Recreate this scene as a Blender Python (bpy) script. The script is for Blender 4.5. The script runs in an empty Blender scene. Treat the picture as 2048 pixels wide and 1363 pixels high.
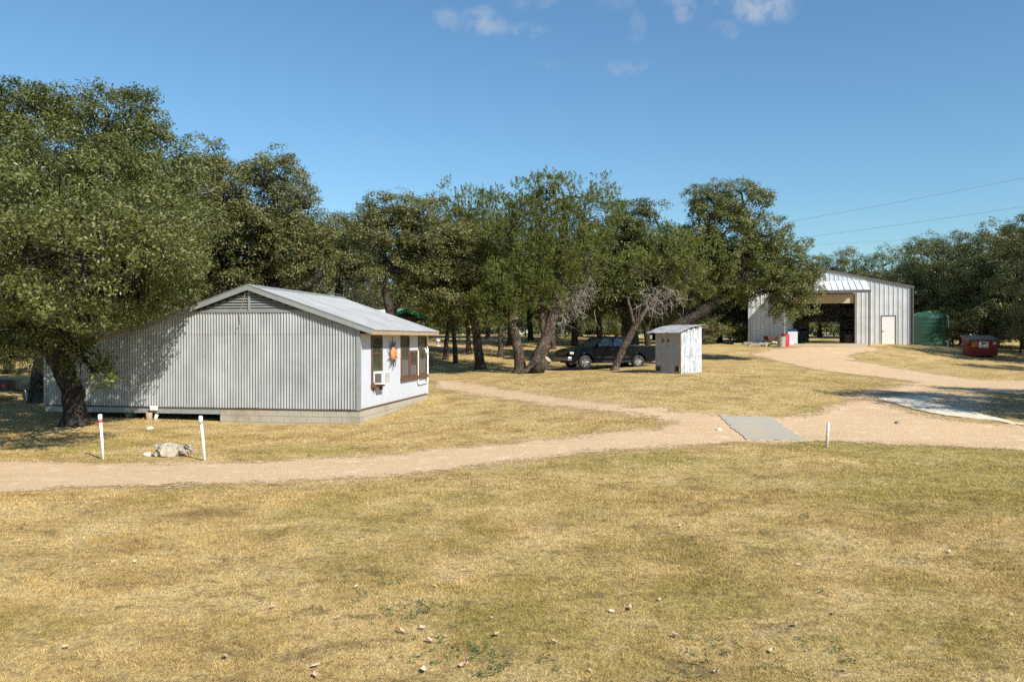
import bpy, bmesh, math, random
import numpy as np
from mathutils import Vector, Matrix

scene = bpy.context.scene
col = scene.collection
R = math.radians

# ------------------------------------------------------------------ camera
CAM_H = 2.7
F = 1593.0            # focal length in pixels of a 2048 px wide picture (28 mm on 36 mm)
HOR = 677.0           # picture row of the eye level
cam_d = bpy.data.cameras.new("camera")
cam_d.lens = 28.0
cam_d.sensor_width = 36.0
cam_d.clip_start = 0.1
cam_d.clip_end = 5000
cam = bpy.data.objects.new("camera", cam_d)
col.objects.link(cam)
cam.location = (0, 0, CAM_H)
cam.rotation_euler = (R(90) - math.atan((681.5 - HOR) / F), 0, 0)
scene.camera = cam

# ------------------------------------------------------------------ light
SUN_AZ = Vector((0.66, -0.75, 0)).normalized()     # towards the sun, on the ground
SUN_EL = R(39)
to_sun = Vector((SUN_AZ.x * math.cos(SUN_EL), SUN_AZ.y * math.cos(SUN_EL), math.sin(SUN_EL)))
sun_d = bpy.data.lights.new("sun", 'SUN')
sun_d.energy = 5.0
sun_d.angle = R(0.53)
sun_d.color = (1.0, 0.93, 0.82)
sun = bpy.data.objects.new("sun", sun_d)
col.objects.link(sun)
sun.rotation_euler = (-to_sun).to_track_quat('-Z', 'Y').to_euler()
sun.location = (20, -20, 40)

scene.view_settings.view_transform = 'Standard'
scene.view_settings.look = 'None'
scene.view_settings.exposure = 0.5
scene.view_settings.gamma = 1.0
scene.view_settings.use_curve_mapping = False
scene.cycles.max_bounces = 5
scene.cycles.diffuse_bounces = 3
scene.cycles.glossy_bounces = 2
scene.cycles.transmission_bounces = 2
scene.cycles.transparent_max_bounces = 12
scene.cycles.use_denoising = False
scene.cycles.sample_clamp_indirect = 1.5


class NT:
    """small helper for node trees"""
    def __init__(self, tree):
        self.t = tree
        tree.nodes.clear()

    def n(self, typ, ins=None, **props):
        nd = self.t.nodes.new(typ)
        for k, v in props.items():
            setattr(nd, k, v)
        if ins:
            for k, v in ins.items():
                s = nd.inputs[k]
                if isinstance(v, bpy.types.NodeSocket):
                    self.t.links.new(v, s)
                else:
                    s.default_value = v
        return nd

    def math(self, op, a, b=0.0, c=0.0, clamp=False):
        nd = self.n('ShaderNodeMath', {0: a, 1: b, 2: c}, operation=op)
        nd.use_clamp = clamp
        return nd.outputs[0]

    def vmath(self, op, a, b=(0, 0, 0)):
        nd = self.n('ShaderNodeVectorMath', {0: a, 1: b}, operation=op)
        return nd

    def noise(self, vec, scale, detail=4.0, rough=0.55, out=0, dist=0.0):
        nd = self.n('ShaderNodeTexNoise', {'Scale': scale, 'Detail': detail, 'Roughness': rough, 'Distortion': dist})
        if vec is not None:
            self.t.links.new(vec, nd.inputs['Vector'])
        return nd.outputs[out]

    def ramp(self, fac, stops, interp='LINEAR'):
        nd = self.n('ShaderNodeValToRGB', {0: fac})
        cr = nd.color_ramp
        cr.interpolation = interp
        while len(cr.elements) < len(stops):
            cr.elements.new(0.5)
        for e, (p, c) in zip(cr.elements, stops):
            e.position = p
            e.color = (c[0], c[1], c[2], 1.0) if hasattr(c, '__len__') else (c, c, c, 1)
        return nd.outputs[0]

    def mix(self, fac, a, b, blend='MIX'):
        nd = self.n('ShaderNodeMix', None, data_type='RGBA', blend_type=blend)
        for k, v in ((0, fac), (6, a), (7, b)):
            s = nd.inputs[k]
            if isinstance(v, bpy.types.NodeSocket):
                self.t.links.new(v, s)
            elif k == 0:
                s.default_value = v
            else:
                s.default_value = (v[0], v[1], v[2], 1)
        return nd.outputs[2]

    def sstep(self, x, a, b):
        nd = self.n('ShaderNodeMapRange', {0: x, 1: a, 2: b, 3: 0.0, 4: 1.0}, interpolation_type='SMOOTHSTEP')
        return nd.outputs[0]

    def link(self, a, b):
        self.t.links.new(a, b)


def ray_dir(px, py):
    v = Vector(((px - 1024) / F, 1.0, (HOR - py) / F))
    return v.normalized()


# ------------------------------------------------------------------ sky
world = bpy.data.worlds.new("World")
scene.world = world
world.use_nodes = True
W = NT(world.node_tree)
sky = W.n('ShaderNodeTexSky', None, sky_type='NISHITA')
sky.sun_disc = False
sky.sun_elevation = SUN_EL
sky.sun_rotation = math.atan2(SUN_AZ.x, SUN_AZ.y)
sky.altitude = 300
sky.air_density = 1.25
sky.dust_density = 0.4
sky.ozone_density = 2.6
tc = W.n('ShaderNodeTexCoord').outputs['Generated']
# small fair-weather clouds: a few puffs with broken edges
wob = W.noise(tc, 9.0, 5.0, 0.6, 1)
wob = W.vmath('SUBTRACT', wob, (0.5, 0.5, 0.5)).outputs[0]
wob = W.n('ShaderNodeVectorMath', {0: wob, 3: 0.05}, operation='SCALE').outputs[0]
pos = W.vmath('ADD', tc, wob).outputs[0]
fine = W.noise(tc, 34.0, 6.0, 0.62)
total = None
clouds = [(960, 50, .034, .018, .62), (900, 48, .022, .014, .4), (1050, 52, .026, .011, .4),
          (1520, 8, .045, .022, .75), (1420, -6, .06, .016, .6), (1378, 30, .022, .015, .45),
          (1272, 58, .016, .02, .32), (1258, 134, .026, .014, .5), (1108, 127, .016, .01, .3),
          (968, 136, .008, .007, .2), (1445, 66, .022, .010, .25), (1070, -4, .035, .01, .45),
          (1230, 12, .025, .012, .25), (2046, 382, .016, .007, .22), (735, 278, .014, .005, .12),
          (300, -160, .06, .02, .6), (1800, -150, .05, .02, .6), (700, -260, .07, .03, .7),
          (2500, -50, .06, .02, .6), (-400, 40, .06, .02, .6)]
for (px, py, rx, ry, a) in clouds:
    c = ray_dir(px, py)
    right = Vector((c.y, -c.x, 0)).normalized()
    up = right.cross(c)
    dv = W.vmath('SUBTRACT', pos, tuple(c)).outputs[0]
    dx = W.n('ShaderNodeVectorMath', {0: dv, 1: tuple(right / rx)}, operation='DOT_PRODUCT').outputs['Value']
    dz = W.n('ShaderNodeVectorMath', {0: dv, 1: tuple(up / ry)}, operation='DOT_PRODUCT').outputs['Value']
    dd = W.n('ShaderNodeVectorMath', {0: tc, 1: tuple(c)}, operation='DOT_PRODUCT').outputs['Value']
    r2 = W.math('ADD', W.math('MULTIPLY', dx, dx), W.math('MULTIPLY', dz, dz))
    m = W.sstep(r2, 1.15, 0.0)
    m = W.math('MULTIPLY', m, W.math('GREATER_THAN', dd, 0.0))
    m = W.math('MULTIPLY', m, a)
    total = m if total is None else W.math('MAXIMUM', total, m)
cmask = W.math('MULTIPLY', W.math('MULTIPLY', total, .85), W.sstep(fine, 0.34, 0.66))
cloudcol = (4.5, 5.0, 5.7)
skycol = W.mix(1.0, sky.outputs[0], (.735, .995, 1.13), 'MULTIPLY')
skymix = W.mix(cmask, skycol, cloudcol)
bg = W.n('ShaderNodeBackground', {'Color': skymix, 'Strength': 0.087})
out = W.n('ShaderNodeOutputWorld', {'Surface': bg.outputs[0]})


# ------------------------------------------------------------------ helpers
def tag(o, label=None, cat=None, group=None, kind=None):
    if label:
        o["label"] = label
    if cat:
        o["category"] = cat
    if group:
        o["group"] = group
    if kind:
        o["kind"] = kind
    return o


def empty(name, loc=(0, 0, 0), rz=0.0):
    o = bpy.data.objects.new(name, None)
    o.empty_display_size = 0.3
    col.objects.link(o)
    o.location = loc
    o.rotation_euler = (0, 0, rz)
    return o


def link_mesh(name, me, mat=None, parent=None, smooth=False, loc=None):
    if mat is not None:
        me.materials.clear()
        for m in (mat if isinstance(mat, (list, tuple)) else [mat]):
            me.materials.append(m)
    if smooth:
        me.polygons.foreach_set('use_smooth', np.ones(len(me.polygons), dtype=bool))
    o = bpy.data.objects.new(name, me)
    col.objects.link(o)
    if parent is not None:
        o.parent = parent
    if loc is not None:
        o.location = loc
    return o


def raw(name, verts, faces):
    me = bpy.data.meshes.new(name)
    me.from_pydata([tuple(v) for v in verts], [], faces)
    me.update()
    return me


def np_mesh(name, verts, faces, nper):
    """fast mesh from arrays; faces all with nper corners"""
    me = bpy.data.meshes.new(name)
    nf = len(faces)
    me.vertices.add(len(verts))
    me.vertices.foreach_set('co', np.ascontiguousarray(verts, dtype=np.float32).ravel())
    me.loops.add(nf * nper)
    me.loops.foreach_set('vertex_index', np.ascontiguousarray(faces, dtype=np.int32).ravel())
    me.polygons.add(nf)
    me.polygons.foreach_set('loop_start', np.arange(0, nf * nper, nper, dtype=np.int32))
    me.update(calc_edges=True)
    me.validate()
    return me


class MB:
    """collects simple solids into one mesh"""
    def __init__(self):
        self.v = []
        self.f = []

    def add(self, vs, fs):
        b = len(self.v)
        self.v += [tuple(v) for v in vs]
        self.f += [tuple(i + b for i in f) for f in fs]
        return self

    def box(self, x0, x1, y0, y1, z0, z1):
        vs = [(x0, y0, z0), (x1, y0, z0), (x1, y1, z0), (x0, y1, z0), (x0, y0, z1), (x1, y0, z1), (x1, y1, z1), (x0, y1, z1)]
        fs = [(0, 3, 2, 1), (4, 5, 6, 7), (0, 1, 5, 4), (1, 2, 6, 5), (2, 3, 7, 6), (3, 0, 4, 7)]
        return self.add(vs, fs)

    def prism(self, poly, axis, a, b):
        """extrude 2D polygon; axis 'y': poly=(x,z); axis 'x': poly=(y,z); axis 'z': poly=(x,y)"""
        n = len(poly)

        def mk(p, t):
            if axis == 'y':
                return (p[0], t, p[1])
            if axis == 'x':
                return (t, p[0], p[1])
            return (p[0], p[1], t)
        vs = [mk(p, a) for p in poly] + [mk(p, b) for p in poly]
        fs = [tuple(range(n))[::-1], tuple(range(n, 2 * n))]
        for i in range(n):
            j = (i + 1) % n
            fs.append((i, j, n + j, n + i))
        return self.add(vs, fs)

    def tube(self, pts, rads, seg=8, jitter=0.0, seed=0, cap=True, twist=0.0):
        rnd = random.Random(seed)
        pts = [Vector(p) for p in pts]
        if not hasattr(rads, '__len__'):
            rads = [rads] * len(pts)
        rings = []
        prev = None
        for i, p in enumerate(pts):
            if i == 0:
                t = pts[1] - pts[0]
            elif i == len(pts) - 1:
                t = pts[-1] - pts[-2]
            else:
                t = pts[i + 1] - pts[i - 1]
            t.normalize()
            if prev is None:
                a = Vector((1, 0, 0)) if abs(t.x) < 0.8 else Vector((0, 1, 0))
            else:
                a = prev
            u = (a - t * a.dot(t)).normalized()
            prev = u
            w = t.cross(u)
            ring = []
            for k in range(seg):
                ang = 2 * math.pi * k / seg + twist * i
                r = rads[i] * (1 + jitter * rnd.uniform(-1, 1))
                ring.append(p + (u * math.cos(ang) + w * math.sin(ang)) * r)
            rings.append(ring)
        vs = [v for r in rings for v in r]
        fs = []
        for i in range(len(rings) - 1):
            for k in range(seg):
                k2 = (k + 1) % seg
                fs.append((i * seg + k, i * seg + k2, (i + 1) * seg + k2, (i + 1) * seg + k))
        if cap:
            fs.append(tuple(range(seg))[::-1])
            fs.append(tuple((len(rings) - 1) * seg + k for k in range(seg)))
        return self.add(vs, fs)

    def lathe(self, prof, seg=20, c=(0, 0, 0), axis='z'):
        vs = []
        for (r, h) in prof:
            for k in range(seg):
                a = 2 * math.pi * k / seg
                if axis == 'z':
                    vs.append((c[0] + r * math.cos(a), c[1] + r * math.sin(a), c[2] + h))
                else:
                    vs.append((c[0] + r * math.cos(a), c[1] + h, c[2] + r * math.sin(a)))
        fs = []
        for i in range(len(prof) - 1):
            for k in range(seg):
                k2 = (k + 1) % seg
                q = (i * seg + k, i * seg + k2, (i + 1) * seg + k2, (i + 1) * seg + k)
                fs.append(q if axis == 'z' else q[::-1])
        return self.add(vs, fs)

    def build(self, name, mat, parent=None, smooth=False, bevel=0.0, loc=None):
        me = raw(name, self.v, self.f)
        if bevel > 0:
            bm = bmesh.new()
            bm.from_mesh(me)
            bmesh.ops.bevel(bm, geom=[e for e in bm.edges if len(e.link_faces) == 2 and e.calc_face_angle(0) > 0.5],
                            offset=bevel, segments=2, affect='EDGES', profile=0.6)
            bm.to_mesh(me)
            bm.free()
        return link_mesh(name, me, mat, parent, smooth, loc)


def auto_smooth(o, ang=40):
    me = o.data
    me.polygons.foreach_set('use_smooth', np.ones(len(me.polygons), dtype=bool))
    bm = bmesh.new()
    bm.from_mesh(me)
    for e in bm.edges:
        if len(e.link_faces) == 2 and e.calc_face_angle(0) > R(ang):
            e.smooth = False
    bm.to_mesh(me)
    bm.free()
    return o


def new_mat(name):
    m = bpy.data.materials.new(name)
    m.use_nodes = True
    return m, NT(m.node_tree)


def finish(N, color, rough=0.8, metal=0.0, bump=None, bump_s=0.3, bump_d=0.02, spec=0.5, **kw):
    ins = {'Base Color': color if isinstance(color, bpy.types.NodeSocket) else (*color, 1), 'Roughness': rough,
           'Metallic': metal, 'Specular IOR Level': spec}
    ins.update(kw)
    p = N.n('ShaderNodeBsdfPrincipled', ins)
    if bump is not None:
        b = N.n('ShaderNodeBump', {'Height': bump, 'Strength': bump_s, 'Distance': bump_d})
        N.link(b.outputs[0], p.inputs['Normal'])
    N.n('ShaderNodeOutputMaterial', {'Surface': p.outputs[0]})
    return p


def plain(name, c, rough=0.7, metal=0.0, var=0.15, scale=6.0, spec=0.5, bump=0.0, dirt=None):
    """paint or metal with uneven tone"""
    m, N = new_mat(name)
    p = N.n('ShaderNodeTexCoord').outputs['Object']
    a = N.noise(p, scale, 5, 0.6)
    lo = tuple(max(0, x * (1 - var)) for x in c)
    hi = tuple(min(1, x * (1 + var)) for x in c)
    colr = N.ramp(a, [(0.3, lo), (0.7, hi)])
    if dirt:
        d = N.noise(p, scale * 0.35, 6, 0.65)
        colr = N.mix(N.sstep(d, 0.5, 0.75), colr, dirt)
    finish(N, colr, rough, metal, a if bump else None, bump, 0.01, spec)
    return m


# ------------------------------------------------------------------ terrain
CTRL = [(-25, 0, -.1), (0, 0, 0), (20, 0, .1), (-12, 8, 0), (0, 7, 0), (9, 7, .05), (-10, 17.5, 0), (0, 14, .02), (7.3, 18.4, .2), (12.4, 19.5, .23),
        (-4.8, 25.0, 0), (-3.4, 32.8, .23), (-16, 27, .02), (-14, 23, -.02), (-13, 25, .05), (-24, 30, .1), (-20, 40, .35),
        (-1.6, 34, .55), (.95, 41, .95), (4.4, 44.5, 1.02), (7.5, 35.5, 1.14), (4.4, 25.3, .72), (1, 23, .32), (6.76, 23.1, .45), (6.3, 19.2, .22),
        (10.9, 40.6, 1.35), (17.7, 61.5, 2.27), (29.5, 58, 2.27), (23, 56, 2.2), (18, 50, 1.6), (17, 40, 1.12), (17, 35, .88), (13.5, 26, .69),
        (13, 22.5, .52), (31, 53, 1.5), (32, 62, 2.13), (24, 46, 1.2), (24, 36, .9), (22, 26, .6), (40, 40, 1.0), (-3.5, 60, 2.2), (-4.5, 78, 3.1), (11, 60, 2.2), (15, 58, 2.2),
        (30, 80, 2.35), (22, 75, 2.3), (-25, 60, 1.5), (-30, 90, 2.6), (0, 95, 3.2), (40, 90, 2.8), (60, 60, 2.0), (-50, 30, .2), (50, 10, .2), (-50, 95, 2.4), (70, 95, 2.8)]
_C = np.array(CTRL, float)


def _tps(P, Q):
    d2 = ((P[:, None, :] - Q[None, :, :]) ** 2).sum(-1)
    return np.where(d2 > 0, 0.5 * d2 * np.log(np.maximum(d2, 1e-12)), 0.0)


_n = len(_C)
_A = np.zeros((_n + 3, _n + 3))
_A[:_n, :_n] = _tps(_C[:, :2], _C[:, :2]) + np.eye(_n) * 6.0
_A[:_n, _n] = 1
_A[:_n, _n + 1:] = _C[:, :2]
_A[_n:, :_n] = _A[:_n, _n:].T
_w = np.linalg.solve(_A, np.concatenate([_C[:, 2], np.zeros(3)]))


def ground_np(x, y):
    x = np.asarray(x, float)
    y = np.asarray(y, float)
    sh = x.shape
    xc = np.clip(x.ravel(), -60, 75)
    yc = np.clip(y.ravel(), -4, 100)
    out = np.empty(xc.shape)
    for s in range(0, len(xc), 40000):
        P = np.stack([xc[s:s + 40000], yc[s:s + 40000]], -1)
        out[s:s + 40000] = _tps(P, _C[:, :2]) @ _w[:_n] + _w[_n] + P @ _w[_n + 1:]
    o = out.reshape(sh)
    o = o + 0.018 * np.sin(x * 0.9 + 1.3 * np.sin(y * 0.7)) * np.sin(y * 0.8 + 0.7 * np.sin(x * 0.5))
    return o


def gz(x, y):
    return float(ground_np(np.array([x]), np.array([y]))[0])


def spot(px, d):
    """ground point under picture column px at distance d"""
    x = (px - 1024) / F * d
    return Vector((x, d, gz(x, d)))


def at(px, py, d):
    return Vector(((px - 1024) / F * d, d, CAM_H + (HOR - py) / F * d))


def hit(px, py):
    """where the sight line through a picture point meets the ground"""
    lo, prev = 4.0, 4.0
    ys = np.arange(4.0, 100.0, 0.25)
    xs = (px - 1024) / F * ys
    zs = CAM_H + (HOR - py) / F * ys
    g = ground_np(xs, ys)
    k = np.argmax(zs <= g)
    if zs[k] > g[k]:
        k = len(ys) - 1
    if k == 0:
        return Vector((xs[0], ys[0], g[0]))
    a, b = zs[k - 1] - g[k - 1], zs[k] - g[k]
    t = a / (a - b) if a != b else 0
    y = ys[k - 1] + 0.25 * t
    x = (px - 1024) / F * y
    return Vector((x, y, gz(x, y)))


def poly_sd(pts, x, y):
    """signed distance (positive inside) to a polygon"""
    pts = np.array(pts, float)
    sh = x.shape
    X, Y = x.ravel(), y.ravel()
    dmin = np.full(X.shape, 1e9)
    inside = np.zeros(X.shape, bool)
    n = len(pts)
    for i in range(n):
        a, b = pts[i], pts[(i + 1) % n]
        e = b - a
        t = np.clip(((X - a[0]) * e[0] + (Y - a[1]) * e[1]) / max(e @ e, 1e-9), 0, 1)
        dx, dy = X - a[0] - t * e[0], Y - a[1] - t * e[1]
        dmin = np.minimum(dmin, dx * dx + dy * dy)
        c = ((a[1] > Y) != (b[1] > Y)) & (X < (b[0] - a[0]) * (Y - a[1]) / (b[1] - a[1] + 1e-12) + a[0])
        inside ^= c
    d = np.sqrt(dmin)
    return np.where(inside, d, -d).reshape(sh)


def grass_color(N, pos):
    """dry lawn colour from world position; shared by the soil and the blades"""
    big = N.noise(pos, 0.16, 3, 0.55, dist=0.6)
    mid = N.noise(pos, 0.75, 5, 0.65, dist=0.4)
    sm = N.noise(pos, 4.5, 4, 0.6)
    straw = N.ramp(mid, [(0.28, (.30, .20, .078)), (0.42, (.48, .34, .14)), (0.55, (.58, .43, .19)), (0.68, (.63, .485, .245)), (0.8, (.44, .30, .14))])
    green = N.ramp(sm, [(0.3, (.27, .225, .062)), (0.7, (.45, .375, .115))])
    xyz = N.n('ShaderNodeSeparateXYZ', {0: pos})
    # the lawn stays greener on the near right
    bias = N.math('ADD', N.math('MULTIPLY', N.sstep(xyz.outputs[0], -2.0, 6.0), 0.10), big)
    bias = N.math('ADD', bias, N.math('MULTIPLY', N.sstep(xyz.outputs[1], 21.0, 15.0), 0.05))
    bias = N.math('SUBTRACT', bias, N.math('MULTIPLY', N.sstep(xyz.outputs[1], 19.0, 26.0), 0.10))
    g = N.math('ADD', bias, N.math('MULTIPLY', N.math('SUBTRACT', mid, 0.5), -0.35))
    c = N.mix(N.math('MULTIPLY', N.sstep(g, 0.52, 0.72), 0.8), straw, green)
    mp = N.n('ShaderNodeMapping', {'Vector': pos, 'Scale': (1.0, 1.35, 1.0), 'Rotation': (0, 0, .25)}).outputs[0]
    dark = N.noise(mp, 1.5, 6, 0.75, dist=0.9)
    c = N.mix(N.math('MULTIPLY', N.sstep(dark, 0.52, 0.66), 0.7), c, (.20, .145, .07))
    dk2 = N.noise(mp, 5.5, 5, 0.75, dist=0.5)
    c = N.mix(N.math('MULTIPLY', N.sstep(dk2, 0.52, 0.64), 0.6), c, (.22, .16, .075))
    lt = N.noise(mp, 3.1, 5, 0.7, dist=0.7)
    c = N.mix(N.math('MULTIPLY', N.sstep(lt, 0.57, 0.72), 0.55), c, (.66, .52, .31))
    return c


def make_ground_mat():
    m, N = new_mat("dry_lawn")
    pos = N.n('ShaderNodeNewGeometry').outputs['Position']
    c = grass_color(N, pos)
    st = N.n('ShaderNodeMapping', {'Vector': pos, 'Scale': (26.0, 14.0, 20.0), 'Rotation': (0, 0, 0.3)}).outputs[0]
    fib = N.noise(st, 1.0, 6, 0.75)
    fib2 = N.noise(pos, 9.0, 6, 0.7)
    c = N.mix(0.75, c, N.ramp(fib, [(0.3, (.22, .2, .18)), (0.5, (.9, .9, .9)), (0.72, (1.5, 1.48, 1.4))]), 'MULTIPLY')  # dark end of the fibre tone paints shadows between the tufts
    c = N.mix(0.6, c, N.ramp(fib2, [(0.3, (.6, .57, .53)), (0.6, (1.15, 1.15, 1.15))]), 'MULTIPLY')
    litter = N.noise(pos, 0.5, 4, 0.7)
    # bare brown soil and leaf litter shows through in places
    c = N.mix(N.math('MULTIPLY', N.sstep(litter, 0.6, 0.72), 0.6), c, (.30, .20, .115))
    h = N.math('ADD', fib, fib2)
    finish(N, c, 0.95, 0, h, 0.8, 0.05, 0.15)
    return m


M_ground = make_ground_mat()


def axis_grid(segs):
    vals = []
    for a, b, n in segs:
        vals += list(np.linspace(a, b, n, endpoint=False))
    vals.append(segs[-1][1])
    return np.array(vals)


gx = axis_grid([(-1500, -200, 6), (-200, -40, 16), (-40, -20, 20), (-20, 20, 130), (20, 45, 36), (45, 200, 16), (200, 1500, 6)])
gy = axis_grid([(-300, -10, 8), (-10, 4, 14), (4, 30, 110), (30, 64, 70), (64, 100, 26), (100, 300, 12), (300, 2500, 6)])
GX, GY = np.meshgrid(gx, gy)
GZ = ground_np(GX, GY)
nx, ny = len(gx), len(gy)
gv = np.stack([GX, GY, GZ], -1).reshape(-1, 3)
ii, jj = np.meshgrid(np.arange(nx - 1), np.arange(ny - 1))
k0 = (jj * nx + ii).ravel()
gf = np.stack([k0, k0 + 1, k0 + nx + 1, k0 + nx], -1)
g_o = link_mesh("ground", np_mesh("ground", gv, gf, 4), M_ground, smooth=True)
tag(g_o, kind="structure")


# ------------------------------------------------------------------ gravel, concrete
def P2(pts):
    return [tuple(hit(px, py).xy) for px, py in pts]


ROAD = {
    "gravel_road": [(-260, 1000), (0, 986), (160, 978), (330, 972), (520, 966), (700, 958), (860, 946), (1010, 926), (1180, 907), (1330, 895), (1480, 886), (1620, 885),
                    (1760, 888), (1900, 894), (2048, 903), (2400, 925), (2500, 868), (2130, 856), (2000, 848), (1900, 840), (1830, 826), (1775, 806), (1740, 796), (1690, 803), (1640, 820), (1570, 834),
                    (1500, 834), (1430, 829), (1360, 822), (1250, 810), (1150, 797), (1050, 783), (985, 773), (930, 764), (870, 758), (862, 774), (900, 783), (985, 795), (1080, 809), (1180, 822), (1280, 833), (1338, 841),
                    (1352, 846), (1300, 856), (1200, 866), (1080, 879), (940, 892), (800, 905), (640, 916), (470, 923), (330, 926), (200, 926), (60, 923), (-60, 921), (-260, 925)],
    "gravel_drive": [(1500, 708), (1530, 700), (1600, 694), (1745, 694), (1760, 700), (1720, 706), (1700, 712), (1722, 722), (1790, 735), (1870, 748), (1960, 760), (2070, 762), (2300, 770), (2300, 800), (2060, 790), (1900, 781),
                     (1790, 787), (1740, 797), (1690, 800), (1720, 784), (1800, 771), (1830, 764), (1780, 757), (1700, 748), (1630, 740), (1585, 730), (1545, 720)],
    "gravel_apron": [(1757, 797), (1800, 787), (1870, 783), (1950, 786), (1995, 798), (1990, 815), (1962, 827), (1900, 826), (1850, 817), (1800, 808)],
}


def gravel_mat(name, a, b, cpale):
    m, N = new_mat(name)
    pos = N.n('ShaderNodeNewGeometry').outputs['Position']
    big = N.noise(pos, 0.35, 4, 0.6)
    mid = N.noise(pos, 2.4, 5, 0.65)
    st = N.noise(pos, 38.0, 3, 0.7)
    vor = N.n('ShaderNodeTexVoronoi', {'Vector': pos, 'Scale': 30.0})
    c = N.mix(big, a, b)
    c = N.mix(N.math('MULTIPLY', N.sstep(mid, 0.52, 0.72), 0.75), c, cpale)
    streak = N.noise(N.n('ShaderNodeMapping', {'Vector': pos, 'Scale': (.35, 2.2, 1)}).outputs[0], 1.0, 6, 0.7)
    c = N.mix(N.math('MULTIPLY', N.sstep(streak, 0.52, 0.68), 0.55), c, (.46, .32, .175))
    blot = N.noise(pos, 1.1, 6, 0.75)
    c = N.mix(N.math('MULTIPLY', N.sstep(blot, 0.55, 0.72), 0.4), c, (.47, .335, .19))
    peb = N.noise(pos, 70.0, 2, 0.5)
    c = N.mix(N.math('MULTIPLY', N.sstep(peb, 0.66, 0.72), 0.8), c, (.78, .70, .58))
    c = N.mix(0.7, c, N.ramp(st, [(0.3, (.66, .63, .6)), (0.55, (1, 1, 1)), (0.72, (1.3, 1.3, 1.3))]), 'MULTIPLY')
    c = N.mix(0.35, c, N.ramp(vor.outputs['Color'], [(0.0, (.7, .7, .7)), (1.0, (1.25, 1.22, 1.2))]), 'MULTIPLY')
    sd = N.n('ShaderNodeAttribute', None, attribute_name='edge').outputs['Fac']
    n1 = N.noise(pos, 1.3, 6, 0.72)
    n2 = N.noise(pos, 11.0, 4, 0.7)
    e = N.math('ADD', sd, N.math('ADD', N.math('MULTIPLY', N.math('SUBTRACT', n1, 0.5), 2.1), N.math('MULTIPLY', N.math('SUBTRACT', n2, 0.5), 2.0)))
    # grassy tufts growing in the crown of the track
    crown = N.noise(N.n('ShaderNodeMapping', {'Vector': pos, 'Scale': (0.22, 0.7, 1)}).outputs[0], 1.0, 6, 0.7)
    e = N.math('SUBTRACT', e, N.math('MULTIPLY', N.sstep(crown, 0.60, 0.76), 1.6))
    n3 = N.noise(pos, 40.0, 3, 0.7)
    e = N.math('ADD', e, N.math('MULTIPLY', N.math('SUBTRACT', n3, 0.5), 1.1))
    alpha = N.sstep(e, -0.12, 0.2)
    p = N.n('ShaderNodeBsdfPrincipled', {'Base Color': c, 'Roughness': 0.95, 'Specular IOR Level': 0.15})
    bmp = N.n('ShaderNodeBump', {'Height': N.math('ADD', st, vor.outputs['Distance']), 'Strength': 0.6, 'Distance': 0.02})
    N.link(bmp.outputs[0], p.inputs['Normal'])
    tr = N.n('ShaderNodeBsdfTransparent')
    mx = N.n('ShaderNodeMixShader', {0: alpha, 1: tr.outputs[0], 2: p.outputs[0]})
    N.n('ShaderNodeOutputMaterial', {'Surface': mx.outputs[0]})
    return m


M_gravel = gravel_mat("pink_gravel", (.57, .40, .235), (.63, .465, .285), (.74, .61, .43))
ROADP = {}
for nm, pp in ROAD.items():
    poly = P2(pp)
    ROADP[nm] = poly
    A = np.array(poly)
    step = 0.16
    x0, y0 = A.min(0) - 1.0
    x1, y1 = A.max(0) + 1.0
    x0, x1 = max(x0, -19), min(x1, 32)
    X, Y = np.meshgrid(np.arange(x0, x1, step), np.arange(y0, y1, step))
    SD = poly_sd(poly, X, Y)
    keep = SD > -1.3
    cell = keep[:-1, :-1] & keep[1:, :-1] & keep[:-1, 1:] & keep[1:, 1:]
    Z = ground_np(X, Y)
    lift = {"gravel_road": 0.012, "gravel_drive": 0.016, "gravel_apron": 0.020}[nm]
    idx = -np.ones(X.shape, int)
    used = np.zeros(X.shape, bool)
    used[:-1, :-1] |= cell; used[1:, :-1] |= cell; used[:-1, 1:] |= cell; used[1:, 1:] |= cell
    idx[used] = np.arange(used.sum())
    V = np.stack([X[used], Y[used], Z[used] + lift], -1)
    cj, ci = np.nonzero(cell)
    Fq = np.stack([idx[cj, ci], idx[cj, ci + 1], idx[cj + 1, ci + 1], idx[cj + 1, ci]], -1)
    me = np_mesh(nm, V, Fq, 4)
    at_ = me.attributes.new('edge', 'FLOAT', 'POINT')
    at_.data.foreach_set('value', SD[used].astype(np.float32))
    o = link_mesh(nm, me, M_gravel, smooth=True)
    tag(o, kind="structure")


def concrete(name, c1, c2, rough=0.9, stain=(.25, .22, .18)):
    m, N = new_mat(name)
    p = N.n('ShaderNodeNewGeometry').outputs['Position']
    a = N.noise(p, 1.6, 6, 0.65)
    b = N.noise(p, 14.0, 5, 0.7)
    c = N.mix(a, c1, c2)
    c = N.mix(0.5, c, N.ramp(b, [(0.3, (.75, .74, .72)), (0.7, (1.18, 1.18, 1.18))]), 'MULTIPLY')
    d = N.noise(p, 0.9, 7, 0.75)
    c = N.mix(N.math('MULTIPLY', N.sstep(d, 0.50, 0.68), 0.6), c, stain)
    finish(N, c, rough, 0, b, 0.35, 0.01, 0.2)
    return m


M_conc = concrete("weathered_concrete", (.335, .315, .255), (.44, .41, .34), stain=(.50, .37, .23))
M_conc_pale = concrete("pale_concrete", (.50, .465, .39), (.62, .58, .49), stain=(.45, .38, .28))


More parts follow.
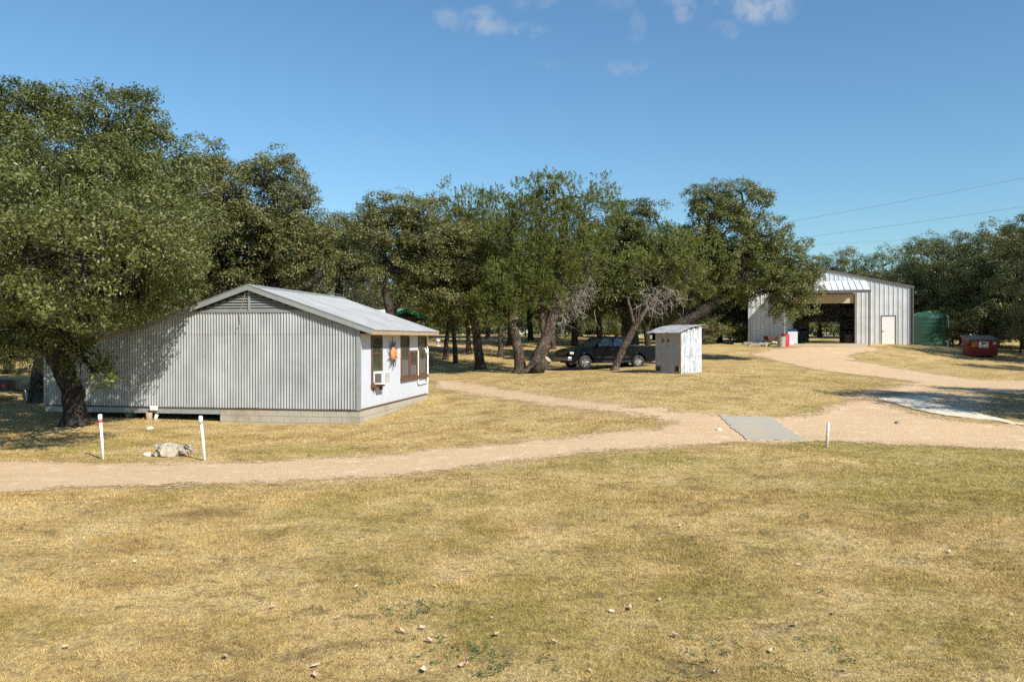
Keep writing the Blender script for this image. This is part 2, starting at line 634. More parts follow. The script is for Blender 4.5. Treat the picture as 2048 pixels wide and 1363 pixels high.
def ground_sheet(name, poly, mat, lift=0.03, thick=0.12, step=0.2, rag=0.0, seed=3):
    """a real slab following the ground: polygon outline cut into a grid, with sides"""
    rnd = random.Random(seed)
    pts = []
    n = len(poly)
    for i in range(n):
        a, b = Vector(poly[i]), Vector(poly[(i + 1) % n])
        m = max(1, int((b - a).length / step))
        for k in range(m):
            q = a.lerp(b, k / m)
            pts.append((q.x + rnd.uniform(-rag, rag), q.y + rnd.uniform(-rag, rag)))
    bm = bmesh.new()
    vs = [bm.verts.new((x, y, 0)) for x, y in pts]
    f = bm.faces.new(vs)
    bmesh.ops.triangulate(bm, faces=[f])
    bmesh.ops.subdivide_edges(bm, edges=[e for e in bm.edges if e.calc_length() > 0.5], cuts=2)
    bmesh.ops.triangulate(bm, faces=bm.faces[:])
    top = list(bm.verts)
    ext = bmesh.ops.extrude_face_region(bm, geom=bm.faces[:])
    low = [v for v in ext['geom'] if isinstance(v, bmesh.types.BMVert)]
    lowset = set(low)
    for v in bm.verts:
        v.co.z = gz(v.co.x, v.co.y) + lift - (thick if v in lowset else 0)
    bmesh.ops.recalc_face_normals(bm, faces=bm.faces[:])
    me = bpy.data.meshes.new(name)
    bm.to_mesh(me)
    bm.free()
    return link_mesh(name, me, mat)


M_caliche = concrete("pale_caliche", (.62, .535, .40), (.72, .64, .50), stain=(.52, .38, .24))
slab_poly = P2([(1437, 831), (1468, 834), (1545, 836), (1560, 848), (1612, 882), (1560, 881), (1490, 880), (1478, 866), (1462, 855), (1448, 842)])
tag(ground_sheet("concrete_slab", slab_poly, M_conc, 0.030, 0.15, 0.16, 0.05), kind="structure")
# pale concrete ribbon with an apron that bends away to the right
ribbon = P2([(1757, 798), (1800, 811), (1840, 822), (1880, 830), (1921, 835), (1985, 842), (2048, 853), (2300, 885), (2300, 878), (2048, 848), (1985, 838), (1930, 831), (1885, 825), (1850, 817), (1828, 808), (1845, 802), (1875, 799), (1845, 792), (1800, 793)])
tag(ground_sheet("concrete_ribbon", ribbon, M_caliche, 0.034, 0.18, 0.18, 0.07), kind="structure")
BARE = [slab_poly, ribbon] + list(ROADP.values())


# ------------------------------------------------------------------ materials for buildings
def galvanised(name, c, streak=0.25, rough=0.45, metal=0.35, rust=0.0, sc=(1.2, 1.2, 0.25)):
    m, N = new_mat(name)
    p = N.n('ShaderNodeTexCoord').outputs['Object']
    oi = N.n('ShaderNodeObjectInfo').outputs['Random']
    q = N.n('ShaderNodeMapping', {'Vector': p, 'Scale': sc}).outputs[0]
    a = N.noise(q, 2.0, 6, 0.65)
    b = N.noise(p, 1.1, 5, 0.6)
    c0 = tuple(x * (1 - streak) for x in c)
    c1 = tuple(min(1, x * (1 + streak * .5)) for x in c)
    k = N.ramp(a, [(0.3, c0), (0.7, c1)])
    k = N.mix(0.6, k, N.ramp(b, [(0.35, (.78, .78, .78)), (0.65, (1.1, 1.1, 1.1))]), 'MULTIPLY')
    k = N.mix(1.0, k, N.ramp(oi, [(0.0, (.93, .93, .94)), (1.0, (1.05, 1.05, 1.04))]), 'MULTIPLY')
    if rust > 0:
        r = N.noise(p, 2.6, 7, 0.72)
        k = N.mix(N.math('MULTIPLY', N.sstep(r, 0.53, 0.62), rust), k, (.13, .085, .055))
    finish(N, k, rough, metal, a, 0.1, 0.01)
    return m


M_corr = galvanised("galvanised_sheet", (.405, .425, .435), 0.2, 0.5, 0.25)
M_roof = galvanised("roof_sheet", (.43, .445, .44), 0.12, 0.55, 0.2, sc=(.3, 1.2, 1.2))
M_trim = plain("grey_metal_trim", (.30, .32, .32), 0.5, 0.2, 0.12)
M_siding = None


def make_siding():
    m, N = new_mat("pale_blue_siding")
    p = N.n('ShaderNodeTexCoord').outputs['Object']
    a = N.noise(N.n('ShaderNodeMapping', {'Vector': p, 'Scale': (1, 3.0, 0.4)}).outputs[0], 2.2, 5, 0.6)
    b = N.noise(p, 30.0, 4, 0.7)
    c = N.ramp(a, [(0.3, (.47, .51, .575)), (0.7, (.54, .575, .63))])
    z = N.n('ShaderNodeSeparateXYZ', {0: p}).outputs[2]
    splash = N.math('MULTIPLY', N.sstep(N.math('ADD', z, N.math('MULTIPLY', a, 0.5)), 0.95, 0.5), 0.35)
    c = N.mix(splash, c, (.42, .37, .30))
    finish(N, c, 0.75, 0, b, 0.15, 0.005, 0.3)
    return m


M_siding = make_siding()
M_brown = plain("brown_window_wood", (.115, .057, .03), 0.7, 0, 0.35, 14)
M_tan = plain("tan_soffit_wood", (.36, .26, .16), 0.8, 0, 0.2, 5)
M_white = plain("white_paint", (.78, .77, .74), 0.55, 0, 0.06, 4)
M_black = plain("black_rubber", (.022, .022, .022), 0.75, 0, 0.3, 8)
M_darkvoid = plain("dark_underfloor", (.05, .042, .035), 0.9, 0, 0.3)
M_block = concrete("concrete_block", (.34, .32, .27), (.43, .40, .33), stain=(.26, .20, .13))
M_mortar = concrete("mortar", (.30, .285, .25), (.36, .34, .30))
M_pvc = plain("white_pvc", (.80, .79, .76), 0.4, 0, 0.05, 5)
M_chrome = plain("chrome", (.62, .62, .63), 0.2, 0.9, 0.1)


def glass_mat(name, tint, rough=0.06):
    m, N = new_mat(name)
    p = N.n('ShaderNodeTexCoord').outputs['Object']
    w = N.n('ShaderNodeTexWave', {'Vector': p, 'Scale': 4.0, 'Distortion': 2.0}, bands_direction='Y').outputs[1]
    a = N.noise(p, 1.5, 4, 0.6)
    c = N.mix(N.math('MULTIPLY', w, a), tuple(x * .45 for x in tint), tuple(min(1, x * 1.7) for x in tint))
    finish(N, c, rough, 0, None, spec=0.9)
    return m


M_glass_dark = glass_mat("dark_window_glass", (.035, .04, .045))
M_curtain = glass_mat("curtained_glass", (.06, .085, .055), 0.12)
M_screen = plain("insect_screen", (.115, .115, .115), 0.7, 0, 0.2, 10)

# ------------------------------------------------------------------ house
HX, HY = -4.81, 25.2
house = empty("house", (HX, HY, 0), R(-9.93))
tag(house, "long grey house of corrugated sheet with a low metal roof and louvred gable", "house")
HW, HD = 11.27, 7.71
RIDGE_X, RIDGE_Z = -3.763, 4.42
SL = 0.34


def rz(x):
    if x >= RIDGE_X:
        return RIDGE_Z - SL * (x - RIDGE_X)
    if x >= -7.5:
        return RIDGE_Z - SL * (RIDGE_X - x)
    return RIDGE_Z - SL * (RIDGE_X + 7.5) - 0.2 * (-7.5 - x)


WB = 0.454                       # bottom of the walls
VENT_Z = 3.58
# dark backing added inside the walls to stop light
shell = [(-HW + .05, WB + .03), (-.03, WB + .03), (-.03, rz(-.03) - .16), (RIDGE_X, RIDGE_Z - .16), (-7.5, rz(-7.5) - .16), (-HW + .05, rz(-HW + .05) - .16)]
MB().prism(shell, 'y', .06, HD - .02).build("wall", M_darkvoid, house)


def corrugated(x0, x1, zb, topf, pitch=0.098, amp=0.025, y=0.0, per=8, nz=3):
    n = max(2, int(round((x1 - x0) / pitch * per)))
    vs, fs = [], []
    for i in range(n + 1):
        x = x0 + (x1 - x0) * i / n
        yy = y - amp * math.cos(2 * math.pi * x / pitch)
        zt = topf(x)
        for k in range(nz):
            vs.append((x, yy, zb + (zt - zb) * k / (nz - 1)))
    for i in range(n):
        for k in range(nz - 1):
            a = i * nz + k
            fs.append((a, a + nz, a + nz + 1, a + 1))
    return vs, fs


def wall_top(x):
    t = rz(x) - 0.10
    if t > VENT_Z and -5.95 < x < -1.55:
        t = VENT_Z
    return t


random.seed(5)
sw = 0.784
x = -HW
LAP = 2.90
k = 0
while x < -0.16:
    x1 = min(x + sw, -0.10)
    dy = 0.0025 * (k % 2)
    lapz = LAP + random.uniform(-.008, .008)
    b = MB()
    vs, fs = corrugated(x - .01, x1 + .012, WB + random.uniform(-.006, .006), lambda q: min(wall_top(q), lapz), y=-dy)
    me = raw("corrugated_sheet", vs, fs)
    link_mesh("corrugated_sheet", me, M_corr, house, True)
    if max(wall_top(x), wall_top(x1)) > lapz + .03:
        vs, fs = corrugated(x - .01, x1 + .012, lapz - .05, lambda q: max(lapz - .04, wall_top(q)), y=-dy - .006)
        me = raw("corrugated_sheet", vs, fs)
        link_mesh("corrugated_sheet", me, M_corr, house, True)
    x = x1
    k += 1
# corner trims
MB().box(-.11, .012, -.035, -.02, WB - .02, rz(0) - .12).box(-.002, .012, -.02, .08, WB - .02, rz(0) - .12).build("corner_trim", M_trim, house)
MB().box(-HW - .03, -HW + .06, -.03, .06, WB - .02, rz(-HW) - .12).build("corner_trim", M_trim, house)
# bottom drip flashing, dark
MB().box(-HW, .01, -.03, .03, WB - .035, WB - .012).build("flashing", M_brown, house)
# louvred gable
vent = MB()
vx0, vx1 = -5.78, -1.75
vent.box(vx0 - .1, vx1 + .1, -.045, -.01, VENT_Z - .03, VENT_Z + .03).box(RIDGE_X - .03, RIDGE_X + .03, -.055, -.01, VENT_Z + .03, RIDGE_Z - .14)
vent.build("vent_frame", M_trim, house)
MB().prism([(vx0, VENT_Z + .03), (vx1, VENT_Z + .03), (RIDGE_X, RIDGE_Z - .14)], 'y', .02, .05).build("vent_back", M_black, house)
zz = VENT_Z + .045
while zz < RIDGE_Z - .24:
    half = (RIDGE_Z - .15 - zz - .05) / SL
    for s in (-1, 1):
        xa, xb = (RIDGE_X - half, RIDGE_X - .03) if s < 0 else (RIDGE_X + .03, RIDGE_X + half)
        vs = [(xa, -.04, zz), (xb, -.04, zz), (xb, .015, zz + .055), (xa, .015, zz + .055), (xa, -.03, zz - .012), (xb, -.03, zz - .012), (xb, .02, zz + .043), (xa, .02, zz + .043)]
        MB().add(vs, [(0, 1, 2, 3), (7, 6, 5, 4), (0, 4, 5, 1), (1, 5, 6, 2), (2, 6, 7, 3), (3, 7, 4, 0)]).build("louvre_slat", M_trim, house)
    zz += .088
# rope hanging from the gable peak
MB().tube([(RIDGE_X - .1, -.07, 4.2), (RIDGE_X - .2, -.065, 3.9), (RIDGE_X - .33, -.06, 3.55), (RIDGE_X - .3, -.06, 3.2), (RIDGE_X - .45, -.06, 2.95)], .009, 5).build("rope", M_tan, house)

# roof sheets
OH, RY0, RY1 = .48, -.13, 7.86


def roof_sheets(xa, za, xb, zb, name="roof_sheet"):
    """sheets from (xa,za) at the top to (xb,zb) at the eave, ridges running down the slope"""
    L = math.hypot(xb - xa, zb - za)
    nxv, nzv = -(zb - za) / L, (xb - xa) / L
    if nzv < 0:
        nxv, nzv = -nxv, -nzv
    y = RY0
    i = 0
    while y < RY1 - .05:
        y1 = min(y + .80, RY1)
        n = int((y1 - y) / .098 * 6)
        vs, fs = [], []
        for k in range(n + 1):
            yy = y - .008 + (y1 - y + .016) * k / n
            o = .013 * math.cos(2 * math.pi * yy / .098) + .002 * (i % 2)
            for (px_, pz_) in ((xa, za), (xb, zb)):
                vs.append((px_ + nxv * o, yy, pz_ + nzv * o))
        for k in range(n):
            fs.append((2 * k, 2 * k + 1, 2 * k + 3, 2 * k + 2))
        me = raw(name, vs, fs)
        link_mesh(name, me, M_roof, house, True)
        y = y1
        i += 1


roof_sheets(RIDGE_X, RIDGE_Z, OH, rz(OH))
roof_sheets(RIDGE_X, RIDGE_Z, -7.5, rz(-7.5))
roof_sheets(-7.45, rz(-7.45) - .03, -11.65, rz(-11.65))
# roof deck beneath the sheets, closing the attic
MB().prism([(RIDGE_X, RIDGE_Z - .03), (OH - .03, rz(OH - .03) - .03), (OH - .03, rz(OH - .03) - .09), (RIDGE_X, RIDGE_Z - .1), (-7.5, rz(-7.5) - .1), (-11.6, rz(-11.6) - .1), (-11.6, rz(-11.6) - .035), (-7.5, rz(-7.5) - .05)], 'y', RY0 + .05, RY1 - .03).build("roof_deck", M_tan, house)
# ridge cap
MB().prism([(RIDGE_X - .17, RIDGE_Z - .034), (RIDGE_X, RIDGE_Z + .03), (RIDGE_X + .17, RIDGE_Z - .034), (RIDGE_X + .17, RIDGE_Z - .022), (RIDGE_X, RIDGE_Z + .045), (RIDGE_X - .17, RIDGE_Z - .022)], 'y', RY0 - .03, RY1 + .02).build("ridge_cap", M_trim, house)


def rake(xa, xb, h=.17, lift=.02):
    MB().prism([(xa, rz(xa) + lift), (xb, rz(xb) + lift), (xb, rz(xb) + lift - h), (xa, rz(xa) + lift - h)], 'y', RY0 - .045, RY0 - .005).build("fascia", M_trim, house)
    MB().prism([(xa, rz(xa) + lift + .02), (xb, rz(xb) + lift + .02), (xb, rz(xb) + lift), (xa, rz(xa) + lift)], 'y', RY0 - .06, RY0 + .12).build("fascia_cap", M_trim, house)


rake(RIDGE_X, OH)
rake(-7.5, RIDGE_X)
rake(-11.65, -7.5, .09)
# soffit and gable soffit
MB().box(.012, OH - .04, RY0 + .04, RY1 - .02, rz(OH) - .14, rz(OH) - .115).build("soffit", M_tan, house)
MB().box(OH - .045, OH - .02, RY0 + .02, RY1 - .02, rz(OH) - .15, rz(OH) - .03).build("fascia", M_tan, house)

# side wall of grooved boards
sv, sf = [], []
yy = .08
while yy < HD:
    y1 = min(yy + .203, HD)
    b = MB().box(-.02, .0, yy + .004, y1 - .004, WB, rz(0) - .16).box(-.02, -.008, y1 - .004, y1 + .004, WB, rz(0) - .16)
    o = len(sv)
    sv += b.v
    sf += [tuple(i + o for i in f) for f in b.f]
    yy = y1
link_mesh("siding", raw("siding", sv, sf), M_siding, house)
MB().box(-.02, .02, HD - .07, HD + .02, WB - .02, rz(0) - .16).build("corner_trim", M_white, house)
MB().box(-.02, .018, .0, HD, WB - .03, WB + .015).build("flashing", M_brown, house)


def house_window(y0, y1, z0, z1, split, muntin=True, shade=False):
    fw = .075
    fr = MB()
    fr.box(0, .05, y0, y0 + fw, z0, z1).box(0, .05, y1 - fw, y1, z0, z1).box(0, .05, y0 + fw, y1 - fw, z1 - fw, z1).box(0, .05, y0 + fw, y1 - fw, z0, z0 + fw)
    fr.box(0, .042, y0 + fw, y1 - fw, split - .025, split + .025)
    w = fr.build("window", M_brown, house)
    MB().box(.004, .016, y0 + fw, y1 - fw, split + .025, z1 - fw).build("pane", M_curtain, w)
    MB().box(.004, .012, y0 + fw, y1 - fw, z0 + fw, split - .025).build("screen" if not shade else "pane", M_screen if not shade else M_curtain, w)
    if muntin:
        ym = (y0 + y1) / 2
        mm = MB().box(.016, .026, ym - .012, ym + .012, split + .025, z1 - fw)
        zm = split + .025 + (z1 - fw - split) * .5
        mm.box(.016, .026, y0 + fw, ym - .012, zm - .012, zm + .012).box(.016, .026, ym + .012, y1 - fw, zm - .012, zm + .012)
        mm.box(.012, .02, ym - .008, ym + .008, z0 + fw, split - .025)
        mm.build("muntin", M_brown, w)
    return w


house_window(1.0, 2.03, 1.18, 2.80, 2.20, True, True)
house_window(4.13, 5.10, 1.26, 2.80, 1.98)
house_window(5.20, 6.16, 1.26, 2.25, 1.75)
house_window(6.36, 7.44, 1.26, 2.80, 1.98)
MB().box(0, .11, .95, 2.1, 1.09, 1.18).build("window_sill", M_brown, house, bevel=.01)
MB().box(0, .10, 4.08, 7.52, 1.14, 1.26).build("window_sill", M_brown, house, bevel=.01)
# brackets under the first sill
for yb_ in (1.15, 1.8):
    MB().box(0, .09, yb_, yb_ + .1, .98, 1.09).build("sill_bracket", M_brown, house)
# conduit
MB().tube([(.05, 6.22, 2.24), (.05, 6.22, 2.2), (.05, 6.22, 1.0), (.05, 6.27, .92), (.05, 6.4, .90), (.05, 7.5, .92), (.05, 7.58, .95), (.05, 7.6, 2.3)], .026, 8).build("conduit", M_pvc, house, True)
MB().box(.0, .07, 7.35, 7.5, 1.0, 1.22).build("junction_box", M_trim, house, bevel=.01)
fl = MB().tube([(.02, 6.9, 2.26), (.16, 6.85, 2.3), (.2, 6.8, 2.22)], .03, 8)
fl.tube([(.2, 6.8, 2.24), (.27, 6.72, 2.13)], [.04, .07], 10)
fl.build("floodlight", M_white, house, True)

# foundation of concrete blocks
FX = -4.80
MB().box(FX + .01, -.012, .012, .19, -.12, WB - .04).box(-.19, -.012, .19, HD - .02, -.12, WB - .04).box(FX, FX + .02, .02, HD - 1, -.1, WB - .04).build("mortar_core", M_mortar, house)
bl_cache = {}


def block(w, d, h):
    key = (round(w, 3), round(d, 3), h)
    if key not in bl_cache:
        me = MB().box(0, w, 0, d, 0, h)
        m2 = raw("concrete_block", me.v, me.f)
        m2.materials.append(M_block)
        bl_cache[key] = m2
    return bl_cache[key]


for c in range(3):
    z0 = WB - .045 - .2 * (c + 1)
    off = .2 if c % 2 else 0
    xx = -off
    while xx > FX + .1:
        w = min(.39, xx - FX)
        o = link_mesh("concrete_block", block(w, .05, .19), None, house, False, (xx - w, random.uniform(-.003, .001), z0))
        xx -= .4
    yy = .06 + off
    while yy < HD - .1:
        w = min(.39, HD - yy)
        o = link_mesh("concrete_block", block(.05, w, .19), None, house, False, (-.05 + random.uniform(-.001, .003), yy, z0))
        yy += .4
# skirt beam left of the foundation and piers in the crawl space
MB().box(-HW + .0, FX - .01, .0, .05, WB - .22, WB - .04).build("skirt_beam", M_trim, house)
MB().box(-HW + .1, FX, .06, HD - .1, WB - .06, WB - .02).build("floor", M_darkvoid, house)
MB().box(-HW + .1, FX, HD - .3, HD - .1, -.2, WB - .06).box(-HW + .05, -HW + .2, 1.5, HD - .3, -.2, WB - .06).build("crawl_light_stop", M_darkvoid, house)  # added at back and left to keep light out of the crawl space
for xx in (-10.4, -8.6):
    MB().box(xx, xx + .22, .5, .8, -.2, WB - .06).build("pier", M_block, house)
MB().tube([(-7.4, .3, .2), (-6.4, .28, .28), (-5.0, .6, .33)], .03, 8).build("drain_pipe", M_brown, house, True)
MB().tube([(-7.28, -.12, -.15), (-7.28, -.12, .26)], .10, 12).build("pier_post", M_tan, house, True)
MB().box(-7.25, -7.0, -.14, -.05, .33, .48).build("meter_box", M_white, house, bevel=.02)
MB().tube([(-6.95, -.3, .03), (-6.88, -.3, .22)], .055, 10).build("cleanout_pipe", M_pvc, house, True)
MB().box(-7.62, -7.5, -.09, -.02, 1.42, 1.5).build("wall_outlet", M_trim, house)
MB().tube([(-9.6, -.05, .56), (-9.6, -.16, .56), (-9.5, -.2, .5)], .05, 8).build("vent_pipe", M_trim, house, True)


def house_pt(x, y, z):
    a = R(-9.93)
    return Vector((HX + x * math.cos(a) - y * math.sin(a), HY + x * math.sin(a) + y * math.cos(a), z))


# window air conditioner
ac = empty("air_conditioner", house_pt(0, 1.5, 1.19), R(-9.93))
tag(ac, "boxy white window air conditioner under the first brown window of the house", "air conditioner")
MB().box(.01, .38, -.31, .31, 0, .42).build("casing", M_white, ac, bevel=.015)
MB().box(.08, .30, -.322, -.312, .06, .36).build("side_vent", M_screen, ac)
MB().box(.382, .39, -.26, .26, .05, .37).build("rear_grille", M_trim, ac)
for i in range(7):
    MB().box(.391, .398, -.25, .25, .07 + i * .042, .085 + i * .042).build("grille_bar", M_white, ac)

# sun-face ornament
M_terra = plain("orange_terracotta", (.55, .22, .07), 0.7, 0, 0.25, 12)
M_iron = plain("rusty_iron", (.10, .085, .085), 0.6, 0.5, 0.3, 12)
orn = empty("sun_ornament", house_pt(.02, 3.1, 2.16), R(-9.93))
tag(orn, "orange terracotta sun face with thin iron rays hung on the pale blue wall", "ornament")
fv = []
prof = [(.235, 0), (.225, .05), (.19, .10), (.13, .135), (.06, .15), (.0, .152)]
fb = MB()
nseg = 24
vs = []
for (r, h) in prof:
    for kk in range(nseg):
        a = 2 * math.pi * kk / nseg
        vs.append((h, r * math.cos(a), r * math.sin(a) * 1.06))
fs = []
for i in range(len(prof) - 1):
    for kk in range(nseg):
        k2 = (kk + 1) % nseg
        fs.append((i * nseg + kk, (i + 1) * nseg + kk, (i + 1) * nseg + k2, i * nseg + k2))
face = fb.add(vs, fs).build("face", M_terra, orn, True)
MB().prism([(-.022, .07), (.022, .07), (.035, -.05), (-.035, -.05)], 'x', .13, .19).build("nose", M_terra, orn, bevel=.012)
for s in (-1, 1):
    MB().lathe([(.0, -.02), (.03, -.008), (.034, 0), (.03, .008), (0, .02)], 10, (.135, s * .075, .055)).build("eye", M_brown, orn, True)
MB().tube([(.13, -.07, -.10), (.145, -.03, -.12), (.147, .03, -.12), (.13, .07, -.10)], .012, 6).build("mouth", M_brown, orn, True)
for kk in range(20):
    a = 2 * math.pi * kk / 20
    L = .60 if kk % 2 else .46
    c, s = math.cos(a), math.sin(a)
    wob = .03 if kk % 2 else -.02
    MB().tube([(.03, .22 * c, .22 * s), (.04, (.22 + L) / 2 * c - wob * s, (.22 + L) / 2 * s + wob * c), (.03, L * c, L * s)], [.022, .017, .008], 5).build("ray", M_iron, orn)

# hanging feeder at the far eave corner
fd = empty("bird_feeder", house_pt(.42, 7.8, 2.36), 0)
tag(fd, "small white bird feeder hanging from the far corner of the house eave", "feeder")
MB().tube([(0, 0, .48), (0, 0, .3)], .008, 5).build("hanger", M_iron, fd)
MB().lathe([(.0, .34), (.05, .31), (.10, .26), (.10, .245), (0, .25)], 12).build("cap", M_white, fd, True)
MB().lathe([(.05, .25), (.052, .08), (.05, .06)], 12).build("tube", M_trim, fd, True)
MB().lathe([(0, .02), (.11, .03), (.12, .06), (.05, .06), (0, .065)], 12).build("tray", M_white, fd, True)

# ------------------------------------------------------------------ barn
M_barn = galvanised("white_barn_panel", (.62, .64, .645), 0.07, 0.42, 0.15)
M_barn_trim = plain("bronze_trim", (.13, .115, .105), 0.5, 0.2, 0.15)
M_canopy = galvanised("canopy_panel", (.74, .745, .74), 0.06, 0.45, 0.1)
M_cream = plain("cream_door", (.55, .48, .37), 0.6, 0, 0.08)
M_steel = plain("red_oxide_steel", (.10, .045, .035), 0.7, 0.1, 0.2)
BX, BY, BZ = 23.7, 59.7, 2.29
barn = empty("barn", (BX, BY, BZ), R(-18))
tag(barn, "white ribbed metal barn with an open front door and small awning", "barn")
BW, BD = 5.68, 20.0
EAVE, APEX = 4.23, 5.55


def bz(x):
    return APEX - (APEX - EAVE) * abs(x) / BW


DX0, DX1, DH = -2.45, 1.82, 3.7     # door opening
WX0, WX1, WH = 3.62, 4.62, 2.12     # walk door


def barn_panel(x0, x1, z0, zt, name="barn_panel", mat=None, parent=None, y=0.0, face=-1):
    """ribbed sheet in the xz plane with trapezoid ribs"""
    prof = []
    n = 3
    w = .31
    xx = x0
    prof.append(x0)
    pts = []
    q = (math.ceil(x0 / w - .5) + .5) * w
    pts.append((x0, 0))
    while q < x1 - .05:
        if q - .045 > x0 and q + .045 < x1:
            pts += [(q - .045, 0), (q - .02, .034), (q + .02, .034), (q + .045, 0)]
        q += w
    pts.append((x1, 0))
    vs, fs = [], []
    for (a, b) in pts:
        vs += [(a, y + face * b, z0), (a, y + face * b, zt(a))]
    for i in range(len(pts) - 1):
        f = (2 * i, 2 * i + 2, 2 * i + 3, 2 * i + 1)
        fs.append(f if face < 0 else f[::-1])
    return link_mesh(name, raw(name, vs, fs), mat or M_barn, parent or barn)


edges = [-BW + .08]
xx = math.ceil((-BW + .1) / .93) * .93
while xx < BW - .1:
    edges.append(xx)
    xx += .93
edges.append(BW - .08)
cuts = sorted(set(edges + [DX0, DX1, WX0, WX1]))
for a, b in zip(cuts[:-1], cuts[1:]):
    if b - a < .02:
        continue
    mid = (a + b) / 2
    z0 = 0.0
    if DX0 - .01 < mid < DX1 + .01:
        z0 = DH
    if WX0 < mid < WX1:
        z0 = WH
    barn_panel(a, b, z0, lambda q: bz(q) - .06)
# side and back walls, roof
for s in (-1, 1):
    MB().box(s * BW - .03, s * BW + .03, .05, BD, 0, EAVE - .05).build("side_wall", M_barn, barn)
RX0, RX1, RH = -.5, 2.3, 2.05       # rear opening
MB().box(-BW, RX0, BD - .05, BD, 0, EAVE).box(RX1, BW, BD - .05, BD, 0, EAVE).box(RX0, RX1, BD - .05, BD, RH, EAVE).prism([(-BW, EAVE), (BW, EAVE), (0, APEX - .05)], 'y', BD - .05, BD).build("back_wall", M_barn, barn)
for s in (-1, 1):
    MB().prism([(0, APEX), (s * (BW + .12), EAVE - .02), (s * (BW + .12), EAVE - .09), (0, APEX - .07)], 'y', -.02, BD + .1).build("roof", M_barn, barn)
    MB().prism([(0, APEX + .02), (s * (BW + .14), EAVE), (s * (BW + .14), EAVE - .16), (0, APEX - .13)], 'y', -.09, -.03).build("rake_trim", M_barn_trim, barn)
    MB().box(s * BW - .07, s * BW + .07, -.05, .1, 0, EAVE - .08).build("corner_trim", M_barn_trim if s > 0 else M_barn, barn)
MB().tube([(BW + .04, -.12, 0.1), (BW + .04, -.12, EAVE - .1)], .05, 8).build("downspout", M_barn_trim, barn)
# door frame, rolled-up door and walk door
MB().box(DX0 - .08, DX0, -.05, .12, 0, DH + .02).box(DX1, DX1 + .08, -.05, .12, 0, DH + .02).box(DX0 - .08, DX1 + .08, -.05, .12, DH + .02, DH + .1).build("door_frame", M_barn_trim, barn)
for i in range(4):
    MB().box(DX0 + .02, DX1 - .02, .13, .17, 3.06 + .17 * i, 3.06 + .17 * i + .16).build("door_slat", M_cream, barn)
MB().tube([(DX0, .42, DH + .1), (DX1, .42, DH + .1)], .28, 16).build("door_roll", M_cream, barn, True)
wd = MB().box(WX0 + .05, WX1 - .05, -.02, .03, .02, WH - .05).build("walk_door", M_white, barn)
MB().box(WX0, WX0 + .05, -.05, .05, 0, WH).box(WX1 - .05, WX1, -.05, .05, 0, WH).box(WX0 + .05, WX1 - .05, -.05, .05, WH - .05, WH).build("frame", M_barn_trim, wd)
MB().tube([(WX0 + .13, -.02, 1.0), (WX0 + .13, -.08, 1.0), (WX0 + .24, -.085, 1.0)], .02, 6).build("handle", M_barn_trim, wd)
# steel frames inside
for yy in (5, 10, 15):
    MB().box(-BW + .05, -BW + .3, yy, yy + .15, 0, EAVE - .2).box(BW - .3, BW - .05, yy, yy + .15, 0, EAVE - .2).prism([(-BW + .1, EAVE - .4), (-BW + .1, EAVE - .12), (0, APEX - .1), (BW - .1, EAVE - .12), (BW - .1, EAVE - .4), (0, APEX - .45)], 'y', yy, yy + .15).build("steel_frame", M_steel, barn)
for zz in (1.2, 2.4, 3.5):
    MB().box(RX1 + .05, BW - .05, BD - .2, BD - .06, zz, zz + .12).box(-BW + .05, RX0 - .05, BD - .2, BD - .06, zz, zz + .12).build("girt", M_steel, barn)
# floor slab with apron
MB().box(-BW, BW, -.0, BD, -.4, .015).box(-3.2, 2.4, -3.4, 0, -.7, .0).build("floor_slab", M_conc_pale, barn)
# awning
AX0, AX1 = -3.2, 2.55
AY, AZ0, AZ1 = -3.1, 4.72, 3.86
n = int((AX1 - AX0) / .41)
for i in range(n):
    a = AX0 + (AX1 - AX0) * i / n
    b = AX0 + (AX1 - AX0) * (i + 1) / n - .004
    v = [(a, -.04, AZ0), (a, AY, AZ1), (b, AY, AZ1), (b, -.04, AZ0)]
    v += [(p[0], p[1], p[2] - .02) for p in v]
    r_ = [(a, -.04, AZ0 + .002), (a, AY, AZ1 + .002), (a + .03, AY, AZ1 + .002), (a + .03, -.04, AZ0 + .002)]
    r_ += [(p[0], p[1], p[2] + .04) for p in r_]
    q = MB().add(v, [(0, 1, 2, 3), (7, 6, 5, 4), (1, 5, 6, 2), (0, 4, 5, 1), (3, 2, 6, 7)])
    q.add(r_, [(4, 5, 6, 7), (0, 1, 5, 4), (2, 3, 7, 6), (1, 2, 6, 5)])
    q.build("awning_panel", M_canopy, barn)
MB().box(AX0 - .05, AX1 + .05, AY - .06, AY + .02, AZ1 - .2, AZ1 + .0).build("awning_gutter", M_barn_trim, barn)
MB().box(AX0, AX1, AY / 2, AY / 2 + .08, AZ1 - .1, AZ1 + .1).build("awning_beam", M_barn_trim, barn)
for xx in (AX0 + .08, AX1 - .08):
    MB().box(xx - .045, xx + .045, AY, AY + .09, -.6, AZ1 - .2).build("awning_post", M_trim if xx < 0 else M_barn_trim, barn)


def barn_pt(x, y, z):
    a = R(-18)
    return Vector((BX + x * math.cos(a) - y * math.sin(a), BY + x * math.sin(a) + y * math.cos(a), BZ + z))


